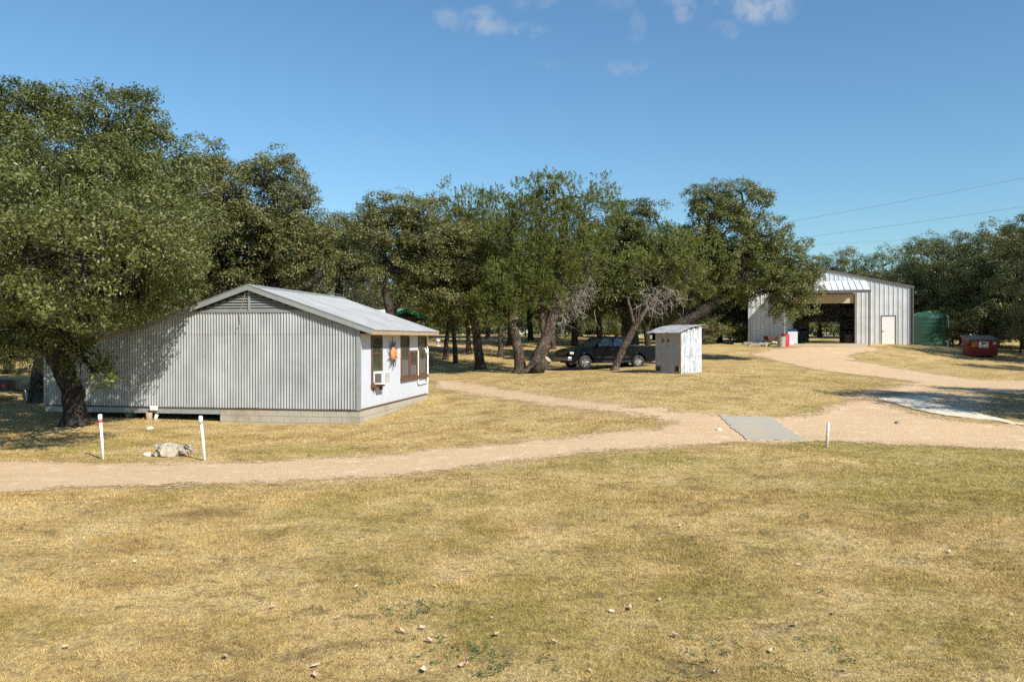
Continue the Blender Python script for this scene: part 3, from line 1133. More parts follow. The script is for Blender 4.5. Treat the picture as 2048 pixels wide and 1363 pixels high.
# things in front of and inside the barn
p = barn_pt(-2.55, -1.25, 0)
app = empty("washing_machine", p, R(-18))
tag(app, "white washing machine with a blue-grey console beside the barn doorway", "appliance")
MB().box(-.34, .34, -.33, .33, .03, .93).build("cabinet", plain("enamel", (.66, .68, .70), .35, 0, .04), app, bevel=.02)
MB().box(-.30, .30, -.30, .2, .93, .95).build("lid", plain("blue_lid", (.18, .27, .42), .4, 0, .1), app, bevel=.008)
MB().prism([(.2, .95), (.33, .95), (.33, 1.12), (.27, 1.12)], 'x', -.33, .33).build("console", plain("blue_console", (.16, .24, .38), .4, 0, .1), app)
for s in (-1, 1):
    for t in (-1, 1):
        MB().tube([(s * .28, t * .27, 0), (s * .28, t * .27, .04)], .025, 8).build("foot", M_black, app)
MB().tube([(.34, .1, .7), (.42, .05, .85), (.47, .0, .95)], .02, 6).build("hose", plain("green_hose", (.12, .25, .08), .6), app)


def drum(name, mat, loc, r, h, label, cat, lid=None, taper=1.0):
    e = empty(name, loc)
    tag(e, label, cat)
    pr = [(0, 0), (r * taper, 0)]
    for i in range(9):
        t = i / 8
        rr = r * (taper + (1 - taper) * t)
        pr.append((rr + (.012 if i in (3, 6) else 0), h * (.02 + .96 * t)))
    pr += [(r + .018, h * .98), (r + .018, h), (r - .012, h), (r - .015, h * .6), (0, h * .58)]
    o = MB().lathe(pr, 24).build("body", mat, e, True)
    auto_smooth(o, 30)
    rim = MB()
    rim.lathe([(r - .01, h), (r + .02, h), (r + .02, h + .02), (r - .01, h + .02), (r - .01, h)], 24).build("rim", mat, e, True)
    for s in (-1, 1):
        MB().tube([(s * (r + .0), -.08, h * .78), (s * (r + .05), -.05, h * .8), (s * (r + .05), .05, h * .8), (s * (r + .0), .08, h * .78)], .012, 6).build("handle", mat, e)
    return e


p = hit(1563, 693.5)
drum("trash_can", galvanised("zinc_can", (.42, .42, .40), .2, .45, .4), p, .29, .72, "grey galvanised trash can standing in front of the red barrel", "trash can", None, .85)
p = p + Vector((.36, .3, 0)); p.z = gz(p.x, p.y)
drum("red_barrel", plain("red_plastic", (.50, .03, .045), .45, 0, .1), p, .28, .86, "bright red barrel beside the awning post of the barn", "barrel", None, 1.0)
p = hit(1582, 689.5)


def lump(name, mat, loc, sx, sy, sz, seed, label, cat, group=None, sub=2, rough=.18):
    bm = bmesh.new()
    bmesh.ops.create_icosphere(bm, subdivisions=sub, radius=1)
    rnd = np.random.RandomState(seed)
    dirs = rnd.normal(size=(7, 3))
    for v in bm.verts:
        c = np.array(v.co)
        n_ = sum(math.sin(3 * float(c @ d) + i) for i, d in enumerate(dirs)) / 7
        f = 1 + rough * n_ * 2
        v.co = Vector((c[0] * sx * f, c[1] * sy * f, max(-.45, c[2]) * sz * f + sz * .4))
    me = bpy.data.meshes.new(name)
    bm.to_mesh(me)
    bm.free()
    o = link_mesh(name, me, mat, None, sub > 2, loc)
    tag(o, label, cat, group)
    return o


lump("plastic_bag", M_white, p, .22, .18, .2, 2, "tied white plastic bag on the ground by the red barrel", "bag", sub=3)
# box inside the doorway
cr = empty("storage_crate", barn_pt(1.45, .6, .015), R(-10))
tag(cr, "rust red crate standing inside the barn doorway at right", "crate")
for i in range(4):
    MB().box(-.22, .22, -.2, -.18, .03 + i * .17, .17 + i * .17).build("slat", M_steel, cr)
    MB().box(-.22, .22, .18, .2, .03 + i * .17, .17 + i * .17).build("slat", M_steel, cr)
MB().box(-.23, -.2, -.2, .2, 0, .72).box(.2, .23, -.2, .2, 0, .72).build("side", M_steel, cr)
MB().box(-.2, .2, -.18, .18, .0, .03).build("bottom", M_steel, cr)

# scrap timber left of the barn door
M_oldwood = plain("grey_old_wood", (.27, .23, .18), .85, 0, .35, 9, bump=.3)
M_freshwood = plain("pale_cut_wood", (.50, .40, .26), .8, 0, .25, 9, bump=.3)
rnd = random.Random(11)
for i in range(22):
    px = 1490 + i * 3.1 + rnd.uniform(-3, 3)
    py = 690.5 + rnd.uniform(-2.5, 2.5)
    p = hit(px, py)
    L = rnd.uniform(.5, 1.7)
    a = rnd.uniform(-.7, .7)
    w = rnd.uniform(.04, .09)
    o = MB().prism([(-w, 0), (w, 0.01), (w * .9, w * .8), (-w * .8, w)], 'x', -L / 2, L / 2).build("scrap_board", M_oldwood if i % 3 else M_freshwood, None, bevel=.008)
    o.location = p + Vector((0, 0, .01 + rnd.uniform(0, .16)))
    o.rotation_euler = (rnd.uniform(-.2, .2), rnd.uniform(-.15, .15), a)
    tag(o, "piece of weathered scrap timber in the heap left of the barn door", "board", "scrap timber heap by the barn")
for i, (px, py, s, m_) in enumerate([(1491, 688, .2, M_freshwood), (1499, 690, .17, M_conc_pale), (1523, 691, .2, M_conc_pale), (1533, 691.5, .24, M_freshwood)]):
    lump("log_round", m_, hit(px, py), s, s * .8, s * .8, 20 + i, ["short pale log at the left end of the scrap heap", "pale stone lying on the left part of the scrap heap", "white stone near the middle of the scrap heap", "pale split log right of the middle of the scrap heap"][i], "log" if m_ is M_freshwood else "stone")
mb_ = empty("rusty_cart", hit(1541, 689.5), .3)
tag(mb_, "dark rusty wheelbarrow half hidden behind the trash can", "wheelbarrow")
MB().add([(-.3, -.25, .35), (.3, -.25, .35), (.3, .25, .35), (-.3, .25, .35), (-.45, -.32, .65), (.42, -.32, .6), (.42, .32, .6), (-.45, .32, .65)], [(0, 3, 2, 1), (0, 1, 5, 4), (1, 2, 6, 5), (2, 3, 7, 6), (3, 0, 4, 7)]).build("tray", M_steel, mb_)
MB().tube([(-.5, -.08, .18), (-.5, .08, .18)], .18, 14).build("wheel", M_black, mb_)
for s in (-1, 1):
    MB().tube([(-.5, s * .08, .18), (.2, s * .22, .36), (.75, s * .28, .55)], .018, 6).build("handle", M_steel, mb_)
    MB().tube([(.25, s * .2, .36), (.3, s * .22, 0)], .016, 6).build("leg", M_steel, mb_)

# ------------------------------------------------------------------ water tank
M_tank = plain("green_poly", (.014, .07, .04), .5, 0, .2, 3)
tp = spot(1854, 60.3)
tk = empty("water_tank", (tp.x, tp.y, gz(tp.x, tp.y)))
tag(tk, "round dark green plastic water tank beside the barn corner", "water tank")
pr = [(0, 0), (1.26, 0), (1.28, .03)]
for i in range(8):
    z = .1 + i * .26
    pr += [(1.28, z), (1.28, z + .18), (1.274, z + .2), (1.274, z + .24)]
pr += [(1.28, 2.15), (1.27, 2.2), (1.22, 2.26), (.95, 2.38), (.5, 2.5), (.28, 2.53)]
o = MB().lathe(pr, 48).build("tank_body", M_tank, tk, True)
auto_smooth(o, 35)
MB().lathe([(.28, 2.52), (.28, 2.6), (.22, 2.63), (0, 2.64)], 20).build("lid", M_tank, tk, True)
for kk in range(10):
    a = 2 * math.pi * kk / 10
    c, s = math.cos(a), math.sin(a)
    MB().tube([(1.26 * c, 1.26 * s, 2.22), (.95 * c, .95 * s, 2.40), (.5 * c, .5 * s, 2.52)], .035, 6).build("top_rib", M_tank, tk)
MB().tube([(.9, -.92, .35), (1.0, -1.05, .35), (1.0, -1.05, 0)], .04, 8).build("outlet_pipe", M_pvc, tk)
MB().tube([(1.15, -.5, 2.3), (1.3, -.55, 2.2), (1.33, -.56, 1.4)], .03, 8).build("inlet_pipe", M_pvc, tk)

# ------------------------------------------------------------------ dumpster
M_red = plain("dumpster_red", (.24, .018, .022), .5, .1, .2, 4, dirt=(.10, .03, .025))
M_lid = plain("black_lid", (.05, .052, .06), .35, 0, .2)
dp = spot(1960, 53.0)
dm = empty("dumpster", dp, R(-8))
tag(dm, "dark red dumpster with a ribbed black lid in tree shade", "dumpster")
body = [(-.78, 0), (.78, 0)]
vs = [(-.86, -.5, .06), (.86, -.5, .06), (.86, .5, .06), (-.86, .5, .06), (-.93, -.62, 1.08), (.93, -.62, 1.08), (.93, .62, 1.36), (-.93, .62, 1.36)]
MB().add(vs, [(0, 3, 2, 1), (0, 1, 5, 4), (1, 2, 6, 5), (2, 3, 7, 6), (3, 0, 4, 7), (4, 5, 6, 7)]).build("body", M_red, dm, bevel=.015)
MB().box(-.95, .95, -.68, -.60, 1.0, 1.07).build("rail", M_red, dm)
for s in (-1, 1):
    MB().box(s * .96 - .05, s * .96 + .05, -.5, .5, .72, .88).build("fork_pocket", M_red, dm)
    MB().box(s * .6 - .1, s * .6 + .1, -.42, .42, -.02, .06).build("skid", M_red, dm)


def lid_z(y):
    return 1.10 + .28 * (y + .66) / 1.3


for i in range(9):
    xx = -.97 + i * .2155
    pr = [(xx, 0), (xx + .03, .055), (xx + .11, .055), (xx + .14, 0), (xx + .2155, 0), (xx + .2155, -.03), (xx, -.03)]
    n_ = len(pr)
    vs = [(a, -.70, lid_z(-.70) + b) for a, b in pr] + [(a, .66, lid_z(.66) + b) for a, b in pr]
    fs = [tuple(range(n_)), tuple(range(2 * n_ - 1, n_ - 1, -1))] + [(k, k + n_, (k + 1) % n_ + n_, (k + 1) % n_) for k in range(n_)]
    MB().add(vs, fs).build("lid_rib", M_lid, dm)
M_yellow = plain("yellow_label", (.55, .28, .02), .6, 0, .1)
M_logo = plain("dark_green_print", (.05, .09, .07), .6, 0, .1)


def on_front(z):            # front face slopes outward
    return -.5 - .12 * (z - .06) / 1.02 - .006


def plate(name, x0, x1, z0, z1, mat, off=.0):
    v = [(x0, on_front(z0) - off, z0), (x1, on_front(z0) - off, z0), (x1, on_front(z1) - off, z1), (x0, on_front(z1) - off, z1)]
    v += [(a, b + .004, c) for a, b, c in v]
    return MB().add(v, [(0, 1, 2, 3), (7, 6, 5, 4), (0, 4, 5, 1), (1, 5, 6, 2), (2, 6, 7, 3), (3, 7, 4, 0)]).build(name, mat, dm)


plate("yellow_sticker", -.74, -.42, .68, 1.02, M_yellow, .012)
plate("sign", -.32, .28, .60, 1.04, M_white, .012)
plate("small_sticker", .54, .75, .80, .99, plain("cream_label", (.6, .58, .42), .6), .012)
# print of a tree on the white sign
for (cx_, cz_, w_, h_) in ((-.02, .88, .15, .07), (-.08, .86, .09, .045), (.05, .86, .09, .045), (-.02, .80, .018, .05)):
    plate("sign_print", cx_ - w_, cx_ + w_, cz_ - h_ / 1.3, cz_ + h_ / 1.3, M_logo, .018 + .002 * (w_ > .1))
plate("sign_print", -.2, .16, .665, .695, M_logo, .019)
for i in range(4):
    plate("sticker_print", -.70, -.46, .73 + i * .07, .75 + i * .07, M_steel, .019)

# ------------------------------------------------------------------ pump shed
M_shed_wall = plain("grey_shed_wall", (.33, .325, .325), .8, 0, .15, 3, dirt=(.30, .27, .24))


def shed_door_mat():
    m, N = new_mat("peeling_white_paint")
    p = N.n('ShaderNodeTexCoord').outputs['Object']
    q = N.n('ShaderNodeMapping', {'Vector': p, 'Scale': (4.5, 4.5, .6)}).outputs[0]
    a = N.noise(q, 3.0, 7, .72)
    b = N.noise(p, 3.5, 5, .6)
    k = N.math('ADD', N.math('MULTIPLY', a, .7), N.math('MULTIPLY', b, .3))
    c = N.mix(N.sstep(k, .46, .60), (.50, .545, .58), (.22, .245, .28))
    finish(N, c, .75, 0, k, .2, .01)
    return m


M_peel = shed_door_mat()
M_shed_roof = galvanised("rusted_roof_sheet", (.56, .57, .58), .2, .5, .25, .85)
sp = spot(1362, 35.5)
shed = empty("pump_shed", sp, math.atan2(-.66, .75))
# local +x runs along the sunlit right face's base, local +y along the left face
shed.rotation_euler = (0, 0, math.atan2(.63, .776))
tag(shed, "small white pump shed with a rusty tin lean-to roof beside the pickup", "shed")
SWd, SDp = 1.46, 1.47
zl, zh = 1.86, 2.12         # wall height: low at the near edge, high at the right
# near corner at origin; right face along +x (y=0), left face along +y (x=0)
for i in range(7):
    a, b = SWd * i / 7, SWd * (i + 1) / 7
    za, zb_ = zl + (zh - zl) * a / SWd, zl + (zh - zl) * b / SWd
    MB().prism([(a + .004, .03), (b - .004, .03), (b - .004, zb_), (a + .004, za)], 'y', -.012 - .004 * (i % 2), .01).build("board", M_peel, shed)
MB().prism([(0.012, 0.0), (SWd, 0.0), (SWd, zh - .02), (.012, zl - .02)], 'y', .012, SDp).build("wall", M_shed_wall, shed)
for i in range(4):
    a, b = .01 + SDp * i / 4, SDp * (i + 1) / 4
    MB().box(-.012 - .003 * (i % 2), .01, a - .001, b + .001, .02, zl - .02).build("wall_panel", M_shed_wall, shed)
MB().box(-.02, .02, -.02, .02, 0, zl).build("corner_post", M_freshwood, shed)
# small louvred openings and low vents in the left face
for (y0, y1, z0, z1, m_) in ((.56, .84, 1.34, 1.60, M_cream), (.88, 1.16, 1.34, 1.60, M_cream), (.06, .34, .06, .36, M_steel), (1.12, 1.44, .06, .34, M_steel)):
    w = MB().box(-.04, -.016, y0, y0 + .03, z0, z1).box(-.04, -.016, y1 - .03, y1, z0, z1).box(-.04, -.016, y0 + .03, y1 - .03, z0, z0 + .03).box(-.04, -.016, y0 + .03, y1 - .03, z1 - .03, z1).build("vent", M_cream if m_ is M_cream else M_tan, shed)
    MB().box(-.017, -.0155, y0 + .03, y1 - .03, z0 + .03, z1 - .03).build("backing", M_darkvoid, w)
    zz = z0 + .04
    while zz < z1 - .05:
        MB().add([(-.035, y0 + .03, zz), (-.035, y1 - .03, zz), (-.018, y1 - .03, zz + .03), (-.018, y0 + .03, zz + .03)], [(0, 1, 2, 3)]).build("slat", M_tan if m_ is M_cream else m_, w)
        zz += .045
# roof sheets, rising to the right and curling down at the right edge
NR = 4
for i in range(NR):
    ya, yb = -.18 + (SDp + .42) * i / NR, -.18 + (SDp + .42) * (i + 1) / NR + .03
    vs, fs = [], []
    nu, nvv = 14, 14
    for u in range(nu + 1):
        t = u / nu
        xx = -.34 + (SWd + .74) * t
        zz = zl + .03 + (zh - zl) * (xx / SWd) + (.10 * math.sin(math.pi * t) if True else 0)
        if t > .82:
            zz -= (t - .82) ** 2 * 5.5
        for v in range(nvv + 1):
            yy = ya + (yb - ya) * v / nvv
            vs.append((xx, yy, zz + .010 * math.cos(2 * math.pi * yy / .075) + .003 * (i % 2)))
    for u in range(nu):
        for v in range(nvv):
            a = u * (nvv + 1) + v
            fs.append((a, a + nvv + 1, a + nvv + 2, a + 1))
    link_mesh("roof_sheet", raw("roof_sheet", vs, fs), M_shed_roof, shed, True)
for t in (.25, .5, .8):
    xx = SWd * t
    MB().box(xx - .03, xx + .03, -.15, SDp + .1, zl + (zh - zl) * t - .0, zl + (zh - zl) * t + .05).build("rafter", M_white, shed)

# ------------------------------------------------------------------ posts, stump, stones
def pole(px, py, h, lean, label, band=None, mat=M_pvc, r=.032, top=True):
    p = hit(px, py)
    e = empty("marker_post", p)
    tag(e, label, "post", "white marker posts on the lawn" if mat is M_pvc else None)
    MB().tube([(0, 0, -.1), (lean * .5, 0, h * .5), (lean, 0, h)], r, 12).build("pipe", mat, e, True)
    if top:
        MB().lathe([(r + .012, -.09), (r + .014, -.01), (r + .004, .015), (0, .02)], 12, (lean, 0, h)).build("cap", mat, e, True)
    if band:
        MB().lathe([(r + .002, -.17), (r + .016, -.165), (r + .016, -.10), (r + .002, -.09)], 12, (lean, 0, h)).build("band", band, e, True)
    return e


M_redband = plain("faded_red_band", (.45, .10, .07), .6)
M_greyband = plain("grey_band", (.35, .32, .30), .6)
pole(206.5, 918, 1.0, -.075, "white pipe post with a red band, left of the old stump", M_redband)
pole(410, 921, .98, -.10, "white pipe post with a grey band, right of the old stump", M_greyband)
pole(1653, 894, .58, .05, "short pale grey post at the road edge near the concrete slab", None, plain("pale_post", (.58, .55, .48), .7), .032, False)

M_stump = plain("silvery_dead_wood", (.36, .32, .265), .9, 0, .55, 14, bump=.8)
stp = hit(342, 912)
stump = empty("tree_stump", stp, .15)
tag(stump, "silvery weathered tree stump lying on its side between the two white posts", "stump")
bm = bmesh.new()
segs = 26
rings = [(-.27, .10, .12), (-.22, .14, .14), (-.12, .15, .15), (-.02, .155, .15), (.08, .145, .145), (.17, .12, .13)]
rv = []
rn = random.Random(4)
for (xx, rr, zc) in rings:
    rv.append([bm.verts.new((xx + rn.uniform(-.03, .03), rr * 1.1 * math.cos(2 * math.pi * k / segs) * (1 + .13 * math.sin(2.1 * k) + rn.uniform(-.05, .05)), zc + rr * math.sin(2 * math.pi * k / segs) * (1 + .13 * math.sin(2.1 * k) + rn.uniform(-.05, .05)))) for k in range(segs)])
for i in range(len(rings) - 1):
    for k in range(segs):
        bm.faces.new((rv[i][k], rv[i + 1][k], rv[i + 1][(k + 1) % segs], rv[i][(k + 1) % segs]))
bm.faces.new(rv[0])
bm.faces.new(rv[-1][::-1])
bmesh.ops.recalc_face_normals(bm, faces=bm.faces[:])
me = bpy.data.meshes.new("log")
bm.to_mesh(me)
bm.free()
link_mesh("log", me, M_stump, stump)
MB().prism([(-.17, .02), (.12, -.01), (.18, .10), (.13, .23), (-.04, .25), (-.15, .24), (-.21, .12)], 'y', -.20, -.06).build("split_face", plain("split_wood_face", (.44, .385, .30), .9, 0, .3, 9, bump=.5), stump, bevel=.025)
for i in range(11):
    a = rn.uniform(-1.2, 1.2)
    b = rn.uniform(-.5, .9)
    s0 = Vector((.2, .1 * a, .16 + .06 * b))
    L = rn.uniform(.14, .34)
    s1 = s0 + Vector((L * .6, L * .35 * a, L * .3 * b))
    s2 = s1 + Vector((L * .4, L * .3 * a + rn.uniform(-.06, .06), -L * .2 + rn.uniform(-.08, .05)))
    s2.z = max(s2.z, .02)
    MB().tube([s0, s1, s2], [.045, .022, .006], 7, .15, i).build("root", M_stump, stump)
for i in range(5):
    s0 = Vector((-.3, rn.uniform(-.12, .12), .14 + rn.uniform(-.08, .08)))
    MB().tube([s0, s0 + Vector((.0, rn.uniform(-.05, .05), rn.uniform(-.04, .06))), s0 + Vector((-.07, rn.uniform(-.08, .08), rn.uniform(-.1, .05)))], [.07, .055, .02], 6, .3, i).build("root", M_stump, stump)
M_rock = concrete("limestone", (.60, .57, .50), (.70, .67, .60), stain=(.45, .40, .32))
for i, (px, py, s, lb) in enumerate([(296, 911, .085, "white stone on the grass just left of the old stump"), (300, 858, .085, "round white stone on the grass near the house crawl space"),
                                     (1438, 861, .07, "flat white stone at the left edge of the concrete slab"), (1797, 847, .08, "small dark stone lying on the gravel right of the short post")]):
    lump("stone", M_rock if i < 3 else M_oldwood, hit(px, py), s * 1.25, s, s * .75, 40 + i, lb, "stone")

# ------------------------------------------------------------------ cabin with green trim, far behind the house
M_green = plain("bright_green_paint", (.02, .26, .10), .5, 0, .12)
cp = spot(807, 55)
cab = empty("cabin", (cp.x, cp.y, cp.z), R(53))
tag(cab, "small dark cabin with a white roof and bright green fascia behind the house", "cabin")
CZ = at(807, 617, 55).z - cp.z
MB().box(-1.5, 1.5, .25, 5, -.3, CZ - .5).build("wall", plain("dark_cabin_wall", (.12, .11, .10), .85), cab)
for s in (-1, 1):
    MB().prism([(0, CZ), (s * 2.1, CZ - .55), (s * 2.1, CZ - .62), (0, CZ - .07)], 'y', -.3, 5.4).build("roof", M_white, cab)
    MB().prism([(0, CZ + .01), (s * 2.12, CZ - .545), (s * 2.12, CZ - .80), (0, CZ - .25)], 'y', -.36, -.305).build("fascia", M_green, cab)
    MB().box(s * 2.12 - .03, s * 2.12 + .03, -.3, 5.4, CZ - .8, CZ - .56).build("fascia", M_green, cab)
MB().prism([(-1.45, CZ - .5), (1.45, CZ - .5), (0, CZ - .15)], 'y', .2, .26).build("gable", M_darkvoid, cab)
MB().box(-.4, .4, .2, .24, .8, 1.6).build("window", M_glass_dark, cab)

# ------------------------------------------------------------------ utility trailer in the shade at the left edge
M_trailer = plain("dark_trailer_paint", (.035, .035, .04), .5, .2, .2)
lp = spot(2, 33.0)
tr_ = empty("utility_trailer", lp, R(8))
tag(tr_, "dark low trailer in deep shade at the left edge of the picture", "trailer")
MB().box(-1.6, .5, -.6, .6, .45, .52).build("bed", M_trailer, tr_)
MB().box(-1.6, .5, -.63, -.6, .45, .85).box(-1.6, .5, .6, .63, .45, .85).box(.47, .5, -.6, .6, .52, .85).build("side_board", M_trailer, tr_)
wl = MB().lathe([(.1, -.09), (.27, -.09), (.3, -.06), (.3, .06), (.27, .09), (.1, .09)], 20, (-.5, -.74, .3), 'y').build("wheel", M_black, tr_)
MB().lathe([(0, -.1), (.12, -.1), (.12, -.08)], 14, (-.5, -.74, .3), 'y').build("rim", M_chrome, wl)
MB().tube([(-.5, -.8, .3), (-.5, .8, .3)], .03, 8).build("axle", M_trailer, tr_)
MB().tube([(.5, 0, .45), (1.1, 0, .42)], .04, 8).build("tongue", M_trailer, tr_)
MB().tube([(.95, -.05, .45), (1.05, -.1, 0)], .025, 8).build("jack_leg", M_white, tr_)
MB().box(.3, .45, -.645, -.632, .6, .72).build("tail_light", plain("red_lens", (.4, .02, .02), .3), tr_)

# ------------------------------------------------------------------ wires and mast
M_wire = plain("wire", (.10, .10, .11), .6)


def wire(a, b, sag, r, label):
    pts = []
    for i in range(33):
        t = i / 32
        q = a.lerp(b, t)
        q.z -= sag * 4 * t * (1 - t)
        pts.append(q)
    o = MB().tube(pts, r, 5).build("power_line", M_wire, None, True)
    tag(o, label, "power line", "power lines in the sky")


def far(px, py, d):
    return at(px, py, d)


wire(far(1400, 473, 120), far(2500, 262, 92), .5, .016, "highest of the three power lines in the sky at right")
wire(far(1400, 500, 120), far(2500, 340, 92), .5, .016, "middle of the three power lines in the sky at right")
wire(far(1400, 498, 130), far(2500, 432, 112), .5, .012, "faintest and lowest power line above the barn roof")
mp = spot(1503, 150)
mast = empty("radio_mast", (mp.x, mp.y, mp.z))
tag(mast, "thin pale lattice radio mast rising behind the oak crown", "mast")
top = at(1503, 396, 150).z - mp.z
M_mast = plain("mast_grey", (.45, .47, .5), .6)
for k in range(3):
    a = 2 * math.pi * k / 3
    MB().tube([(.26 * math.cos(a), .26 * math.sin(a), 0), (.26 * math.cos(a), .26 * math.sin(a), top)], .03, 5).build("leg", M_mast, mast)
lat = MB()
zz = 0.0
kk = 0
while zz < top - 1:
    a, b = 2 * math.pi * (kk % 3) / 3, 2 * math.pi * ((kk + 1) % 3) / 3
    lat.tube([(.26 * math.cos(a), .26 * math.sin(a), zz), (.26 * math.cos(b), .26 * math.sin(b), zz + .6)], .014, 4, cap=False)
    zz += .3
    kk += 1
lat.build("lattice", M_mast, mast)

# ------------------------------------------------------------------ pickup truck
def paint(name, c):
    m, N = new_mat(name)
    p = N.n('ShaderNodeTexCoord').outputs['Object']
    a = N.noise(p, 3.0, 5, .6)
    k = N.mix(a, c, tuple(x * 1.35 for x in c))
    finish(N, k, .12, .0, None, spec=.22)
    return m


M_car = paint("dark_blue_paint", (.0025, .0045, .0075))
M_carglass = plain("tinted_glass", (.012, .02, .028), .05, 0, .2, 2, .9)
M_bumper = plain("satin_bumper", (.42, .38, .33), .35, .7, .1)
M_amber = plain("headlight_lens", (.62, .55, .42), .2, .1, .1)
M_plastic = plain("black_trim", (.02, .02, .021), .55, 0, .2)
TW = .95
fr_p, re_p = hit(1156, 736), hit(1268, 732.5)
fr_p = spot(1156, 43.2)
re_p = spot(1268, 44.4)
dirv = (fr_p - re_p)
dirv.z = 0
dirv.normalize()
truck = empty("pickup_truck", (fr_p.x, fr_p.y, (fr_p.z + re_p.z) / 2 - .01), math.atan2(dirv.y, dirv.x))
tag(truck, "dark blue extended-cab pickup truck parked in the shade under the trees", "pickup truck")
WBASE = 3.2          # rear axle at x=-3.2, front axle at x=0, nose at +.95
WR = .37


def arch(cx, r, z0, n=10, rev=False):
    pts = []
    a0 = math.asin(min(1, (z0 - WR) / r)) if abs(z0 - WR) < r else 0
    for i in range(n + 1):
        a = a0 + (math.pi - 2 * a0) * i / n
        pts.append((cx + r * math.cos(a), WR + r * math.sin(a)))
    return pts


prof = [(.92, .48), (.95, .62), (.95, .86), (.88, .98), (.55, 1.08), (-.35, 1.17), (-.55, 1.18), (-2.45, 1.18), (-2.50, 1.21), (-4.40, 1.23), (-4.42, 1.18), (-4.40, .62), (-4.36, .50)]
lowz = .44
bot = [(-4.30, .48)] + [p for p in arch(-WBASE, .48, .46)][::-1] + [(-WBASE + .55, .42), (-.55, .42)] + [p for p in arch(0, .47, .46)][::-1] + [(.55, .44), (.85, .44)]
poly = prof + bot


def loft(poly, stations, name, mat, parent, bevel=0.0):
    """stations: list of (y, scale towards centre z, dz) for the side outline"""
    n = len(poly)
    vs, fs = [], []
    for (y, inset) in stations:
        for (px_, pz_) in poly:
            zz = pz_ if pz_ < .7 else pz_ - inset * (pz_ - .7) * .18
            vs.append((px_ * (1 - inset * .012), y, zz))
    m_ = len(stations)
    for s in range(m_ - 1):
        for i in range(n):
            j = (i + 1) % n
            fs.append((s * n + i, s * n + j, (s + 1) * n + j, (s + 1) * n + i))
    fs.append(tuple(range(n)))
    fs.append(tuple((m_ - 1) * n + i for i in range(n))[::-1])
    me = raw(name, vs, fs)
    bm = bmesh.new()
    bm.from_mesh(me)
    bmesh.ops.recalc_face_normals(bm, faces=bm.faces[:])
    bm.to_mesh(me)
    bm.free()
    o = link_mesh(name, me, mat, parent)
    return auto_smooth(o, 28)


loft(poly, [(-TW, .55), (-TW + .015, .25), (-TW + .06, 0.0), (TW - .06, 0), (TW - .015, .25), (TW, .55)], "body", M_car, truck)
# cab
cabp = [(-.42, 1.16), (-1.05, 1.66), (-1.2, 1.72), (-1.7, 1.745), (-2.25, 1.70), (-2.38, 1.62), (-2.50, 1.17)]
vs, fs = [], []
n = len(cabp)
for sgn in (-1, 1):
    for (px_, pz_) in cabp:
        t = (pz_ - 1.16) / .58
        vs.append((px_, sgn * (TW - .05 - .16 * t), pz_))
for i in range(n - 1):
    fs.append((i, i + 1, n + i + 1, n + i))
fs.append(tuple(range(n))[::-1])
fs.append(tuple(range(n, 2 * n)))
me = raw("cab", vs, fs)
bm = bmesh.new(); bm.from_mesh(me); bmesh.ops.recalc_face_normals(bm, faces=bm.faces[:]); bm.to_mesh(me); bm.free()
auto_smooth(link_mesh("cab", me, M_car, truck), 20)


def cab_y(z, off=.006):
    return TW - .05 - .16 * (z - 1.16) / .58 + off


def side_pane(name, pts, s, mat, off=.006, parent=truck):
    v = [(a, s * cab_y(b, off), b) for a, b in pts]
    f = tuple(range(len(v)))
    return link_mesh(name, raw(name, v, [f if s < 0 else f[::-1]]), mat, parent)


